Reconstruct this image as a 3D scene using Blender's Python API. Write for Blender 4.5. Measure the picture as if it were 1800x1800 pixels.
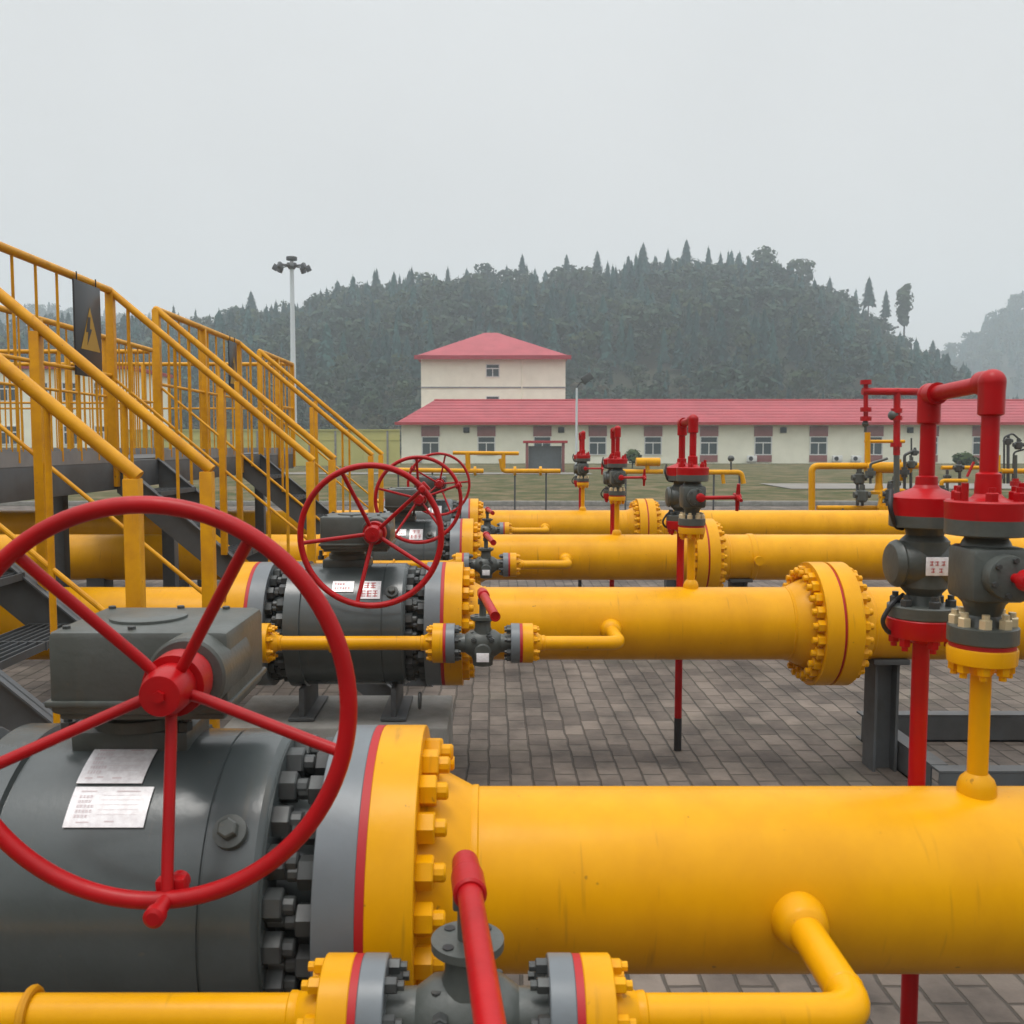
import bpy, bmesh, math, random
import numpy as np
from mathutils import Vector, Matrix
R = math.radians
random.seed(7); rng = np.random.default_rng(7)
for o in list(bpy.data.objects): bpy.data.objects.remove(o)
sc = bpy.context.scene
col = sc.collection

# ------------------------------------------------------------ camera, sky, sun, exposure
F = 1650.0; CX = 863.0; HY = 781.5; CZ = 1.833
TH = math.atan((900 - HY) / F)
cam_d = bpy.data.cameras.new('camera'); cam = bpy.data.objects.new('camera', cam_d); col.objects.link(cam)
cam.location = (0, 0, CZ); cam.rotation_euler = (math.pi / 2 - TH, 0, 0)
cam_d.sensor_fit = 'HORIZONTAL'; cam_d.sensor_width = 36; cam_d.lens = 36 * F / 1800
cam_d.shift_x = (900 - CX) / 1800; cam_d.clip_start = .05; cam_d.clip_end = 6000
cam_d.dof.use_dof = True; cam_d.dof.focus_distance = 4.6; cam_d.dof.aperture_fstop = 9.0
sc.camera = cam
w = bpy.data.worlds.new('World'); sc.world = w; w.use_nodes = True
nt = w.node_tree; nt.nodes.clear()
SUN_EL, SUN_ROT = R(76), R(215)
sky = nt.nodes.new('ShaderNodeTexSky'); sky.sky_type = 'NISHITA'; sky.sun_disc = False
sky.sun_elevation = SUN_EL; sky.sun_rotation = SUN_ROT; sky.dust_density = 4; sky.air_density = 1.5
tc = nt.nodes.new('ShaderNodeTexCoord'); sep = nt.nodes.new('ShaderNodeSeparateXYZ')
rampw = nt.nodes.new('ShaderNodeValToRGB')
rampw.color_ramp.elements[0].position = .0; rampw.color_ramp.elements[0].color = (.296, .284, .274, 1)
rampw.color_ramp.elements[1].position = .42; rampw.color_ramp.elements[1].color = (.300, .303, .302, 1)
x_ = rampw.color_ramp.elements.new(.8); x_.color = (.80, .81, .82, 1)
cl = nt.nodes.new('ShaderNodeTexNoise'); cl.inputs['Scale'].default_value = 1.6; cl.inputs['Detail'].default_value = 4
clm = nt.nodes.new('ShaderNodeMapRange'); clm.inputs[1].default_value = .3; clm.inputs[2].default_value = .7
clm.inputs[3].default_value = 21.0; clm.inputs[4].default_value = 24.0
cov = nt.nodes.new('ShaderNodeVectorMath'); cov.operation = 'SCALE'
mix = nt.nodes.new('ShaderNodeMix'); mix.data_type = 'RGBA'; mix.inputs[0].default_value = .96
bg = nt.nodes.new('ShaderNodeBackground'); bg.inputs[1].default_value = .125
wo = nt.nodes.new('ShaderNodeOutputWorld')
L = nt.links.new
L(tc.outputs['Generated'], sep.inputs[0]); L(sep.outputs[2], rampw.inputs[0]); L(tc.outputs['Generated'], cl.inputs['Vector'])
L(cl.outputs[0], clm.inputs[0]); L(rampw.outputs[0], cov.inputs[0]); L(clm.outputs[0], cov.inputs['Scale'])
L(sky.outputs[0], mix.inputs[6]); L(cov.outputs[0], mix.inputs[7]); L(mix.outputs[2], bg.inputs[0]); L(bg.outputs[0], wo.inputs[0])
sd = bpy.data.lights.new('sun', 'SUN'); sd.energy = 1.6; sd.angle = R(22); sd.color = (1, .965, .91)
sun = bpy.data.objects.new('sun', sd); col.objects.link(sun)
sun.rotation_euler = (math.pi / 2 - SUN_EL, 0, math.pi - SUN_ROT + math.pi)
sunv = Vector((math.sin(SUN_ROT) * math.cos(SUN_EL), math.cos(SUN_ROT) * math.cos(SUN_EL), math.sin(SUN_EL)))
sun.rotation_euler = sunv.to_track_quat('Z', 'Y').to_euler()
vs = sc.view_settings; vs.view_transform = 'Standard'; vs.look = 'None'; vs.exposure = -0.13; vs.gamma = 1; vs.use_curve_mapping = False
sc.cycles.volume_bounces = 1; sc.cycles.max_bounces = 8

def at(px, py, Y):
    """world point seen at photo pixel (px, py), standing at depth Y"""
    a = (px - CX) / F; b = (900 - py) / F
    k = Y / (math.cos(TH) + b * math.sin(TH))
    return Vector((a * k, Y, CZ + (-math.sin(TH) + b * math.cos(TH)) * k))

# ------------------------------------------------------------ materials
def mat(name, c, rough=.5, metal=0, var=.0, vscale=3, c2=None, bump=0, bscale=40, spec=.5, coat=0, streak=0):
    m = bpy.data.materials.new(name); m.use_nodes = True
    n = m.node_tree.nodes; l = m.node_tree.links.new; p = n['Principled BSDF']
    p.inputs['Base Color'].default_value = (*c, 1); p.inputs['Roughness'].default_value = rough
    p.inputs['Metallic'].default_value = metal; p.inputs['Specular IOR Level'].default_value = spec
    if coat: p.inputs['Coat Weight'].default_value = coat; p.inputs['Coat Roughness'].default_value = .15
    geo = n.new('ShaderNodeNewGeometry')
    if var:
        nz = n.new('ShaderNodeTexNoise'); nz.inputs['Scale'].default_value = vscale; nz.inputs['Detail'].default_value = 7
        nz.inputs['Roughness'].default_value = .62
        l(geo.outputs['Position'], nz.inputs['Vector'])
        if streak:
            mp = n.new('ShaderNodeMapping'); mp.inputs['Scale'].default_value = (streak, streak, 1)
            l(geo.outputs['Position'], mp.inputs[0]); l(mp.outputs[0], nz.inputs['Vector'])
        rp = n.new('ShaderNodeMapRange'); rp.inputs[1].default_value = .38; rp.inputs[2].default_value = .68
        l(nz.outputs[0], rp.inputs[0])
        mx = n.new('ShaderNodeMix'); mx.data_type = 'RGBA'
        cc = c2 if c2 else tuple(x * (1 - var) for x in c)
        mx.inputs[6].default_value = (*c, 1); mx.inputs[7].default_value = (*cc, 1)
        l(rp.outputs[0], mx.inputs[0]); l(mx.outputs[2], p.inputs['Base Color'])
        rr = n.new('ShaderNodeMapRange'); rr.inputs[3].default_value = max(.05, rough - .08); rr.inputs[4].default_value = min(1, rough + .12)
        l(nz.outputs[0], rr.inputs[0]); l(rr.outputs[0], p.inputs['Roughness'])
    if bump:
        nb = n.new('ShaderNodeTexNoise'); nb.inputs['Scale'].default_value = bscale; nb.inputs['Detail'].default_value = 4
        l(geo.outputs['Position'], nb.inputs['Vector'])
        bp = n.new('ShaderNodeBump'); bp.inputs['Strength'].default_value = bump; bp.inputs['Distance'].default_value = .004
        l(nb.outputs[0], bp.inputs['Height']); l(bp.outputs[0], p.inputs['Normal'])
    return m
M = {}
M['yellow'] = mat('yellow_paint', (.73, .340, .001), .33, var=.12, vscale=2.2, c2=(.64, .285, .001), bump=.10, bscale=55, streak=2.5, spec=.2)
M['yrail'] = mat('yellow_rail_paint', (.70, .325, .003), .42, var=.22, vscale=9, c2=(.54, .23, .006), bump=.1, spec=.3)
def add_marks(m, tint, amt):
    n = m.node_tree.nodes; l = m.node_tree.links.new; p = n['Principled BSDF']; src = p.inputs['Base Color'].links[0].from_socket
    geo = n.new('ShaderNodeNewGeometry'); mp = n.new('ShaderNodeMapping'); mp.inputs['Scale'].default_value = (38, 5, 3.2)
    nz = n.new('ShaderNodeTexNoise'); nz.inputs['Scale'].default_value = 1; nz.inputs['Detail'].default_value = 3
    l(geo.outputs['Position'], mp.inputs[0]); l(mp.outputs[0], nz.inputs['Vector'])
    a = n.new('ShaderNodeMapRange'); a.inputs[1].default_value = .655; a.inputs[2].default_value = .80; a.inputs[4].default_value = amt; l(nz.outputs[0], a.inputs[0])
    n2 = n.new('ShaderNodeTexNoise'); n2.inputs['Scale'].default_value = 38; n2.inputs['Detail'].default_value = 2; l(geo.outputs['Position'], n2.inputs['Vector'])
    b = n.new('ShaderNodeMapRange'); b.inputs[1].default_value = .74; b.inputs[2].default_value = .78; b.inputs[4].default_value = amt * 1.2; l(n2.outputs[0], b.inputs[0])
    mx_ = n.new('ShaderNodeMath'); mx_.operation = 'MAXIMUM'; l(a.outputs[0], mx_.inputs[0]); l(b.outputs[0], mx_.inputs[1])
    mm = n.new('ShaderNodeMix'); mm.data_type = 'RGBA'; mm.inputs[7].default_value = (*tint, 1)
    l(mx_.outputs[0], mm.inputs[0]); l(src, mm.inputs[6]); l(mm.outputs[2], p.inputs['Base Color'])
add_marks(M['yellow'], (.20, .09, .015), .5)
add_marks(M['yrail'], (.16, .07, .02), .6)
M['red'] = mat('red_paint', (.43, .003, .006), .36, var=.15, vscale=6, c2=(.33, .003, .005), bump=.15, bscale=60, spec=.3)
M['red_gasket'] = mat('red_gasket', (.40, .005, .007), .55)
M['grey'] = mat('dark_grey_paint', (.076, .088, .089), .22, var=.22, vscale=4, c2=(.056, .066, .065), spec=.6, bump=.08, bscale=70)
M['cast'] = mat('cast_grey_paint', (.088, .097, .090), .36, var=.3, vscale=7, c2=(.062, .067, .058), bump=.22, bscale=80)
add_marks(M['grey'], (.11, .10, .08), .5); add_marks(M['cast'], (.12, .10, .07), .5); add_marks(M['red'], (.16, .02, .015), .5)
M['lgrey'] = mat('sky_lightened_grey_paint', (.15, .17, .185), .35, var=.15, vscale=6, c2=(.13, .145, .155), bump=.1)  # flange grey, sky reflection put into its lighter base colour
M['nut'] = mat('dark_steel_bolt', (.066, .072, .070), .42, metal=.2, var=.4, vscale=20, c2=(.05, .05, .05))
M['black'] = mat('black_rubber', (.018, .018, .02), .5)
M['steel'] = mat('galvanised_steel', (.30, .31, .32), .45, metal=.5, var=.2, vscale=5)
M['dsteel'] = mat('dark_walkway_steel', (.085, .092, .098), .55, var=.3, vscale=4, c2=(.06, .06, .058))
M['plate'] = mat('aluminium_nameplate', (.92, .90, .91), .2, metal=.0, spec=.8, var=.12, vscale=60, c2=(.74, .70, .71))  # white plates, base raised further to carry the sky's reflection
M['ink'] = mat('faint_plate_ink', (.66, .55, .56), .5)
M['rink'] = mat('red_plate_ink', (.50, .06, .06), .5)
M['brass'] = mat('pale_bolt_metal', (.75, .62, .40), .35, metal=.4)
M['concrete'] = mat('concrete', (.27, .26, .24), .9, var=.35, vscale=6, c2=(.19, .185, .165), bump=.5)
M['sign_black'] = mat('sign_black', (.035, .037, .04), .35)
M['sign_yellow'] = mat('sign_yellow', (.42, .24, .02), .4)
M['wallpaint'] = mat('cream_wall_paint', (.90, .88, .73), .8, var=.12, vscale=.6, c2=(.81, .79, .65), bump=.1)
M['roof'] = mat('red_metal_roof', (.36, .038, .052), .55, var=.2, vscale=.5, c2=(.29, .032, .044))
M['roof_trim'] = mat('dark_red_trim', (.36, .025, .03), .5)
M['win_frame'] = mat('white_window_frame', (.68, .68, .66), .5)
M['glass'] = mat('window_glass', (.055, .075, .085), .12, spec=.9)
M['maroon'] = mat('maroon_panel', (.29, .11, .105), .55, var=.2, vscale=2)
M['fence'] = mat('pale_yellow_wall', (.50, .46, .16), .8, var=.25, vscale=.5, c2=(.42, .41, .15))
M['pole'] = mat('pale_pole', (.62, .66, .69), .4)
M['bark'] = mat('bark', (.055, .045, .038), .9)
M['road'] = mat('road_concrete', (.22, .205, .18), .9, var=.2, vscale=.6)

def foliage(name, c1, c2, sc_=.22):
    m = mat(name, c1, .75, var=.5, vscale=sc_, c2=c2, spec=.15); return m
M['fir'] = foliage('conifer_foliage', (.007, .038, .035), (.014, .050, .042), .05)
M['leaf'] = foliage('broadleaf_foliage', (.030, .052, .026), (.055, .072, .032))
M['fir_mid'] = foliage('blue_green_conifer_foliage', (.020, .070, .064), (.030, .084, .068), .05)
M['leaf_dark'] = foliage('dull_broadleaf_foliage', (.024, .050, .032), (.040, .060, .036), .05)
M['scrub'] = foliage('brown_scrub', (.085, .07, .042), (.05, .062, .030), .12)
M['hedge'] = foliage('shrub_leaves', (.035, .06, .02), (.06, .085, .03), .8)

def paving_mat():
    m = bpy.data.materials.new('brick_paving'); m.use_nodes = True
    n = m.node_tree.nodes; l = m.node_tree.links.new; p = n['Principled BSDF']
    geo = n.new('ShaderNodeNewGeometry'); mp = n.new('ShaderNodeMapping')
    mp.inputs['Rotation'].default_value = (0, 0, R(90))
    dn = n.new('ShaderNodeTexNoise'); dn.inputs['Scale'].default_value = 4.5; dn.inputs['Detail'].default_value = 3
    dm = n.new('ShaderNodeVectorMath'); dm.operation = 'MULTIPLY_ADD'; dm.inputs[1].default_value = (.028, .028, 0)
    l(geo.outputs['Position'], dn.inputs['Vector']); l(dn.outputs['Color'], dm.inputs[0]); l(geo.outputs['Position'], dm.inputs[2])
    l(dm.outputs[0], mp.inputs[0])
    br = n.new('ShaderNodeTexBrick'); br.offset = .5
    br.inputs['Scale'].default_value = 1; br.inputs['Brick Width'].default_value = .205; br.inputs['Row Height'].default_value = .122; br.offset_frequency = 2
    br.inputs['Mortar Size'].default_value = .009; br.inputs['Mortar Smooth'].default_value = .8; br.inputs['Bias'].default_value = 0
    br.inputs['Color1'].default_value = (.150, .122, .100, 1); br.inputs['Color2'].default_value = (.088, .070, .058, 1)
    br.inputs['Mortar'].default_value = (.060, .049, .038, 1)
    l(mp.outputs[0], br.inputs['Vector'])
    nz = n.new('ShaderNodeTexNoise'); nz.inputs['Scale'].default_value = 2.1; nz.inputs['Detail'].default_value = 8; nz.inputs['Roughness'].default_value = .65
    l(geo.outputs['Position'], nz.inputs['Vector'])
    r1 = n.new('ShaderNodeMapRange'); r1.inputs[1].default_value = .38; r1.inputs[2].default_value = .66; r1.inputs[3].default_value = 1.3; r1.inputs[4].default_value = .5
    l(nz.outputs[0], r1.inputs[0])
    v = n.new('ShaderNodeVectorMath'); v.operation = 'SCALE'; l(br.outputs['Color'], v.inputs[0]); l(r1.outputs[0], v.inputs['Scale'])
    n2 = n.new('ShaderNodeTexNoise'); n2.inputs['Scale'].default_value = .7; n2.inputs['Detail'].default_value = 9; l(geo.outputs['Position'], n2.inputs['Vector'])
    r2 = n.new('ShaderNodeMapRange'); r2.inputs[1].default_value = .55; r2.inputs[2].default_value = .72; r2.inputs[4].default_value = .65; l(n2.outputs[0], r2.inputs[0])
    mx = n.new('ShaderNodeMix'); mx.data_type = 'RGBA'; mx.inputs[7].default_value = (.060, .062, .036, 1)
    l(r2.outputs[0], mx.inputs[0]); l(v.outputs[0], mx.inputs[6]); l(mx.outputs[2], p.inputs['Base Color'])
    p.inputs['Roughness'].default_value = .85
    fn = n.new('ShaderNodeTexNoise'); fn.inputs['Scale'].default_value = 60; l(geo.outputs['Position'], fn.inputs['Vector'])
    ad = n.new('ShaderNodeMath'); ad.operation = 'MULTIPLY_ADD'; ad.inputs[1].default_value = .25
    sb = n.new('ShaderNodeMath'); sb.operation = 'SUBTRACT'; sb.inputs[0].default_value = 1; l(br.outputs['Fac'], sb.inputs[1])
    l(fn.outputs[0], ad.inputs[0]); l(sb.outputs[0], ad.inputs[2])
    bp = n.new('ShaderNodeBump'); bp.inputs['Strength'].default_value = .9; bp.inputs['Distance'].default_value = .008
    l(ad.outputs[0], bp.inputs['Height']); l(bp.outputs[0], p.inputs['Normal'])
    return m
M['paving'] = paving_mat()

def grass_mat():
    m = mat('dry_grass', (.10, .11, .045), .95, spec=.1)
    n = m.node_tree.nodes; l = m.node_tree.links.new; p = n['Principled BSDF']
    geo = n.new('ShaderNodeNewGeometry'); nz = n.new('ShaderNodeTexNoise'); nz.inputs['Scale'].default_value = .7; nz.inputs['Detail'].default_value = 11
    nz.inputs['Roughness'].default_value = .7
    l(geo.outputs['Position'], nz.inputs['Vector']); cr = n.new('ShaderNodeValToRGB')
    e = cr.color_ramp.elements; e[0].position = .40; e[0].color = (.052, .066, .024, 1); e[1].position = .60; e[1].color = (.165, .128, .075, 1)
    x = cr.color_ramp.elements.new(.5); x.color = (.098, .090, .042, 1)
    l(nz.outputs[0], cr.inputs[0]); l(cr.outputs[0], p.inputs['Base Color'])
    return m
M['grass'] = grass_mat()
M['hillground'] = mat('hill_soil', (.024, .036, .024), .95, var=.5, vscale=.05, c2=(.050, .046, .030), spec=.1)

# ------------------------------------------------------------ mesh building
class MB:
    def __init__(s): s.v = []; s.f = []
    def add(s, vs_, fs):
        k = len(s.v); s.v += [tuple(a) for a in vs_]; s.f += [tuple(i + k for i in f) for f in fs]; return s
    def box(s, c, d, bev=.0, rot=None):
        bm = bmesh.new(); bmesh.ops.create_cube(bm, size=1)
        for v in bm.verts: v.co = Vector((v.co.x * d[0], v.co.y * d[1], v.co.z * d[2]))
        if bev: bmesh.ops.bevel(bm, geom=bm.edges[:], offset=bev, segments=2, profile=.5, affect='EDGES')
        mt = Matrix.Translation(Vector(c)) @ (rot if rot else Matrix.Identity(4))
        bm.verts.ensure_lookup_table()
        s.add([mt @ v.co for v in bm.verts], [[v.index for v in f.verts] for f in bm.faces]); bm.free(); return s
    def lathe(s, o, ax, prof, seg=24, rot0=0.0, closed=False):
        o = Vector(o); a = Vector(ax).normalized()
        u = a.orthogonal().normalized()
        if abs(a.z) < .9: u = (Vector((0, 0, 1)) - a * a.z).normalized()
        else: u = (Vector((1, 0, 0)) - a * a.x).normalized()
        w_ = a.cross(u); vs_ = []; fs = []
        for t, r in prof:
            for k in range(seg):
                th = rot0 + 2 * math.pi * k / seg
                vs_.append(o + a * t + (u * math.cos(th) + w_ * math.sin(th)) * r)
        n = len(prof)
        for i in range(n - 1 + (1 if closed else 0)):
            i2 = (i + 1) % n
            for k in range(seg):
                k2 = (k + 1) % seg
                fs.append((i * seg + k, i * seg + k2, i2 * seg + k2, i2 * seg + k))
        if not closed:
            if prof[0][1] > 0: fs.append(tuple(range(seg))[::-1])
            if prof[-1][1] > 0: fs.append(tuple((n - 1) * seg + k for k in range(seg)))
        return s.add(vs_, fs)
    def cyl(s, p0, p1, r, seg=16, r2=None, ch=0):
        p0 = Vector(p0); p1 = Vector(p1); h = (p1 - p0).length; r2 = r if r2 is None else r2
        pr = [(0, r), (h, r2)] if not ch else [(0, r - ch), (ch, r), (h - ch, r2), (h, r2 - ch)]
        return s.lathe(p0, p1 - p0, pr, seg)
    def tube(s, pts, r, seg=12, bend=0, n=6, cyclic=False):
        pts = [Vector(p) for p in pts]; path = []
        if bend and not cyclic:
            path.append(pts[0])
            for i in range(1, len(pts) - 1):
                a = (pts[i - 1] - pts[i]); b = (pts[i + 1] - pts[i]); la, lb = a.length, b.length; a.normalize(); b.normalize()
                ang = a.angle(b)
                tl = min(bend / math.tan(ang / 2) if ang > .01 else bend, la * .49, lb * .49)
                A = pts[i] + a * tl; B = pts[i] + b * tl
                for k in range(n + 1):
                    t = k / n; path.append(A * (1 - t) ** 2 + pts[i] * 2 * t * (1 - t) * 1.0 + B * t ** 2)
            path.append(pts[-1])
        else: path = pts
        m = len(path); tang = []
        for i in range(m):
            if cyclic: t = path[(i + 1) % m] - path[i - 1]
            else: t = path[min(i + 1, m - 1)] - path[max(i - 1, 0)]
            tang.append(t.normalized())
        u = tang[0].orthogonal().normalized(); vs_ = []; fs = []
        for i in range(m):
            u = (u - tang[i] * u.dot(tang[i])).normalized(); w_ = tang[i].cross(u)
            for k in range(seg):
                th = 2 * math.pi * k / seg; vs_.append(path[i] + (u * math.cos(th) + w_ * math.sin(th)) * r)
        for i in range(m if cyclic else m - 1):
            j = (i + 1) % m
            for k in range(seg):
                k2 = (k + 1) % seg; fs.append((i * seg + k, i * seg + k2, j * seg + k2, j * seg + k))
        if not cyclic: fs.append(tuple(range(seg))[::-1]); fs.append(tuple((m - 1) * seg + k for k in range(seg)))
        return s.add(vs_, fs)
    def sphere(s, c, r, seg=20, rings=12, sc3=(1, 1, 1)):
        c = Vector(c); pr = []
        vs_ = [(0, 0, 1)]; 
        for i in range(1, rings):
            p = math.pi * i / rings
            for k in range(seg): vs_.append((math.sin(p) * math.cos(2 * math.pi * k / seg), math.sin(p) * math.sin(2 * math.pi * k / seg), math.cos(p)))
        vs_.append((0, 0, -1)); fs = []
        for k in range(seg): fs.append((0, 1 + k, 1 + (k + 1) % seg))
        for i in range(rings - 2):
            for k in range(seg):
                a = 1 + i * seg + k; b = 1 + i * seg + (k + 1) % seg; fs.append((a, a + seg, b + seg, b))
        e = len(vs_) - 1
        for k in range(seg): fs.append((e, 1 + (rings - 2) * seg + (k + 1) % seg, 1 + (rings - 2) * seg + k))
        return s.add([(c.x + v[0] * r * sc3[0], c.y + v[1] * r * sc3[1], c.z + v[2] * r * sc3[2]) for v in vs_], fs)
    def prism(s, poly, d):
        """poly: list of 3D points, extruded by vector d"""
        d = Vector(d); n = len(poly); P = [Vector(p) for p in poly]
        return s.add(P + [p + d for p in P], [tuple(range(n))[::-1], tuple(range(n, 2 * n))] + [(i, (i + 1) % n, n + (i + 1) % n, n + i) for i in range(n)])
    def mesh(s, name, m, smooth=True):
        me = bpy.data.meshes.new(name); me.from_pydata(s.v, [], s.f); me.materials.append(m)
        bm = bmesh.new(); bm.from_mesh(me); bmesh.ops.recalc_face_normals(bm, faces=bm.faces[:]); bm.to_mesh(me); bm.free()
        if smooth: me.shade_smooth(); me.set_sharp_from_angle(angle=R(32))
        me.update(); return me
    def build(s, name, m, parent=None, smooth=True, loc=None):
        o = bpy.data.objects.new(name, s.mesh(name, m, smooth)); col.objects.link(o)
        if parent: o.parent = parent
        if loc is not None: o.location = loc
        return o

def tag(o, label=None, cat=None, group=None, kind=None):
    if label: o['label'] = label
    if cat: o['category'] = cat
    if group: o['group'] = group
    if kind: o['kind'] = kind
    return o
def thing(name, loc, label, cat, group=None):
    o = bpy.data.objects.new(name, None); col.objects.link(o); o.location = loc; o.empty_display_size = .2
    return tag(o, label, cat, group)
def inst(me, name, parent, loc, rot=None):
    o = bpy.data.objects.new(name, me); col.objects.link(o); o.parent = parent; o.location = loc
    if rot: o.rotation_euler = rot
    return o

# ------------------------------------------------------------ ground, road
def grid_mesh(name, xs, ys, zf, m, kind='structure'):
    X, Y = np.meshgrid(xs, ys); Z = zf(X, Y); v = np.stack([X.ravel(), Y.ravel(), Z.ravel()], 1)
    nx, ny = len(xs), len(ys); i = np.arange(nx * ny).reshape(ny, nx)
    f = np.stack([i[:-1, :-1].ravel(), i[:-1, 1:].ravel(), i[1:, 1:].ravel(), i[1:, :-1].ravel()], 1)
    me = bpy.data.meshes.new(name); me.from_pydata(v.tolist(), [], f.tolist()); me.materials.append(m); me.shade_smooth()
    o = bpy.data.objects.new(name, me); col.objects.link(o); tag(o, kind=kind); return o
def sstep(a, b, x): t = np.clip((x - a) / (b - a), 0, 1); return t * t * (3 - 2 * t)
def ground_z(X, Y): return -.02 + .10 * sstep(26, 45, Y) + .05 * sstep(50, 80, Y)
gz = lambda x, y: float(ground_z(np.array(float(x)), np.array(float(y))))

# hills: crest line taken from the skyline of the photograph, in metres at its own distance
def crest_fn(pts, Yc, drop):
    P = [at(px, py, Yc) for px, py in pts]; xs = np.array([p.x for p in P]); zs = np.array([p.z - drop for p in P])
    return lambda x: np.interp(x, xs, zs)
MAIN_Y = 310.
main_c = crest_fn([(-700, 640), (-300, 585), (0, 562), (130, 558), (250, 560), (330, 556), (400, 545), (450, 530), (540, 520), (600, 500), (700, 482), (800, 474), (900, 470), (1000, 466), (1080, 460), (1200, 438), (1290, 446), (1380, 460), (1440, 482), (1500, 520), (1560, 566), (1600, 604), (1650, 634), (1700, 662), (1760, 712), (1900, 760), (2300, 775)], MAIN_Y, 9.0)
def bumpf(X, Y): return 1.6 * np.sin(X * .11 + Y * .05) * np.sin(Y * .09 - X * .03) + 1.0 * np.sin(X * .31 + 1.3) * np.sin(Y * .23)
def hill_z(X, Y):
    h = main_c(X * MAIN_Y / np.maximum(Y, 150)); t = np.clip((Y - 150) / (MAIN_Y - 150), 0, 1.0)
    prof = .35 * np.sin(t * math.pi / 2) + .65 * t ** 1.35
    back = 1 - .5 * sstep(MAIN_Y + 10, MAIN_Y + 120, Y)
    return 1.0 + (h - 1) * prof * back + bumpf(X, Y) * t * (h > 12)
FAR_Y = 640.
far_c = crest_fn([(-600, 560), (-300, 545), (0, 540), (150, 548), (260, 560), (420, 580), (800, 640), (1450, 660), (1560, 640), (1640, 622), (1700, 590), (1740, 552), (1790, 515), (1900, 485), (2100, 460), (2500, 520)], FAR_Y, 7.5)
def far_z(X, Y):
    h = far_c(X * FAR_Y / Y); t = np.clip((Y - 430) / (FAR_Y - 430), 0, 1.0)
    return .5 + (h - 3 * (X > 0)) * t ** 1.25 * (1 - .4 * sstep(FAR_Y, FAR_Y + 120, Y))

g = grid_mesh('ground', np.concatenate([np.arange(-700, -60, 20), np.arange(-60, 80, 4), np.arange(80, 701, 20)]), np.concatenate([np.arange(-208, 24, 8), np.arange(24, 160, 2.), np.arange(160, 1001, 20)]), ground_z, M['grass'])
grid_mesh('hill', np.arange(-330, 420, 5.), np.arange(150, 430, 5.), hill_z, M['hillground'])
def back_z(X, Y):
    t = np.clip((-Y - 28) / 90, 0, 1); return -.5 + (34 + 8 * np.sin(X * .021) + 5 * np.sin(X * .067 + 1)) * (t * t * (3 - 2 * t)) + bumpf(X, Y) * t
grid_mesh('sky_blocking_rise', np.arange(-300, 301, 6.), np.arange(-200, -27, 4.), back_z, M['hillground'])  # unseen rise added behind the camera to block low sky light
grid_mesh('far_hill', np.arange(-560, 760, 12.), np.arange(430, 780, 12.), far_z, M['hillground'])
pv = MB().box((2, 11, -.1), (60, 34, .2), 0).build('paving', M['paving'], smooth=False); tag(pv, kind='structure')
# access road behind the yard
xs = np.arange(12, 120, 4.)
grid_mesh('road', xs, np.array([37.5, 39, 40.5, 42.]), lambda X, Y: ground_z(X, Y) + .03, M['road'])
grid_mesh('path', np.arange(-14, 7, 2.), np.array([55, 56., 57., 58.]), lambda X, Y: ground_z(X, Y) + .03, M['road'])
tag(MB().box((30, 28.2, .03), (120, .18, .22), .01).build('kerb', M['concrete']), kind='structure')

# ------------------------------------------------------------ process pipe dimensions
PY = [2.117 + 3.11 * i for i in range(4)]; PZ = .83; PR = .203
NUT_BIG = MB().lathe((0, 0, 0), (1, 0, 0), [(0, .0325), (.003, .0345), (.034, .0345), (.037, .031)], 6).lathe((.036, 0, 0), (1, 0, 0), [(0, .019), (.022, .019), (.026, .015)], 10)
NUT_Y = NUT_BIG.mesh('nut', M['yellow']); NUT_G = NUT_BIG.mesh('nut', M['nut'])
NUT_S = MB().lathe((0, 0, 0), (1, 0, 0), [(0, .0145), (.019, .0145), (.021, .012)], 6).lathe((.021, 0, 0), (1, 0, 0), [(0, .0085), (.011, .0085)], 8)
NUT_SY = NUT_S.mesh('nut', M['yellow']); NUT_SG = NUT_S.mesh('nut', M['nut']); NUT_SB = NUT_S.mesh('nut', M['brass']); NUT_SR = NUT_S.mesh('nut', M['red'])
def ring_nuts(parent, me, x, r, n, sign, cy=0, cz=0, off=.5, name='nut'):
    for k in range(n):
        a = 2 * math.pi * (k + off) / n
        inst(me, name, parent, (x, cy + r * math.cos(a), cz + r * math.sin(a)), (a, 0, 0) if sign > 0 else (a, 0, math.pi))
def ring_nuts_z(parent, me, cx, cy, z, r, n, sign, off=.5):
    for k in range(n):
        a = 2 * math.pi * (k + off) / n
        inst(me, 'nut', parent, (cx + r * math.cos(a), cy + r * math.sin(a), z), (0, -math.pi / 2 * sign, 0))
def flange_x(x0, x1, r, hub_dir, hr=.252, pr=PR, hub=.11, seg=64, ch=.0018):
    """disc between x0 and x1 with a tapered neck towards hub_dir"""
    b = MB()
    if hub_dir > 0: b.lathe((0, 0, 0), (1, 0, 0), [(x0, r - ch), (x0 + ch, r), (x1 - ch, r), (x1, r - ch), (x1 + .001, hr), (x1 + hub * .25, hr * .985), (x1 + hub, pr + .003), (x1 + hub + .006, pr + .0045), (x1 + hub + .014, pr + .0045), (x1 + hub + .02, pr - .003)], seg)
    elif hub_dir < 0: b.lathe((0, 0, 0), (1, 0, 0), [(x0 - hub - .02, pr - .003), (x0 - hub - .014, pr + .0045), (x0 - hub - .006, pr + .0045), (x0 - hub, pr + .003), (x0 - hub * .25, hr * .985), (x0 - .001, hr), (x0, r - ch), (x0 + ch, r), (x1 - ch, r), (x1, r - ch)], seg)
    else: b.lathe((0, 0, 0), (1, 0, 0), [(x0, r - ch), (x0 + ch, r), (x1 - ch, r), (x1, r - ch)], seg)
    return b
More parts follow.
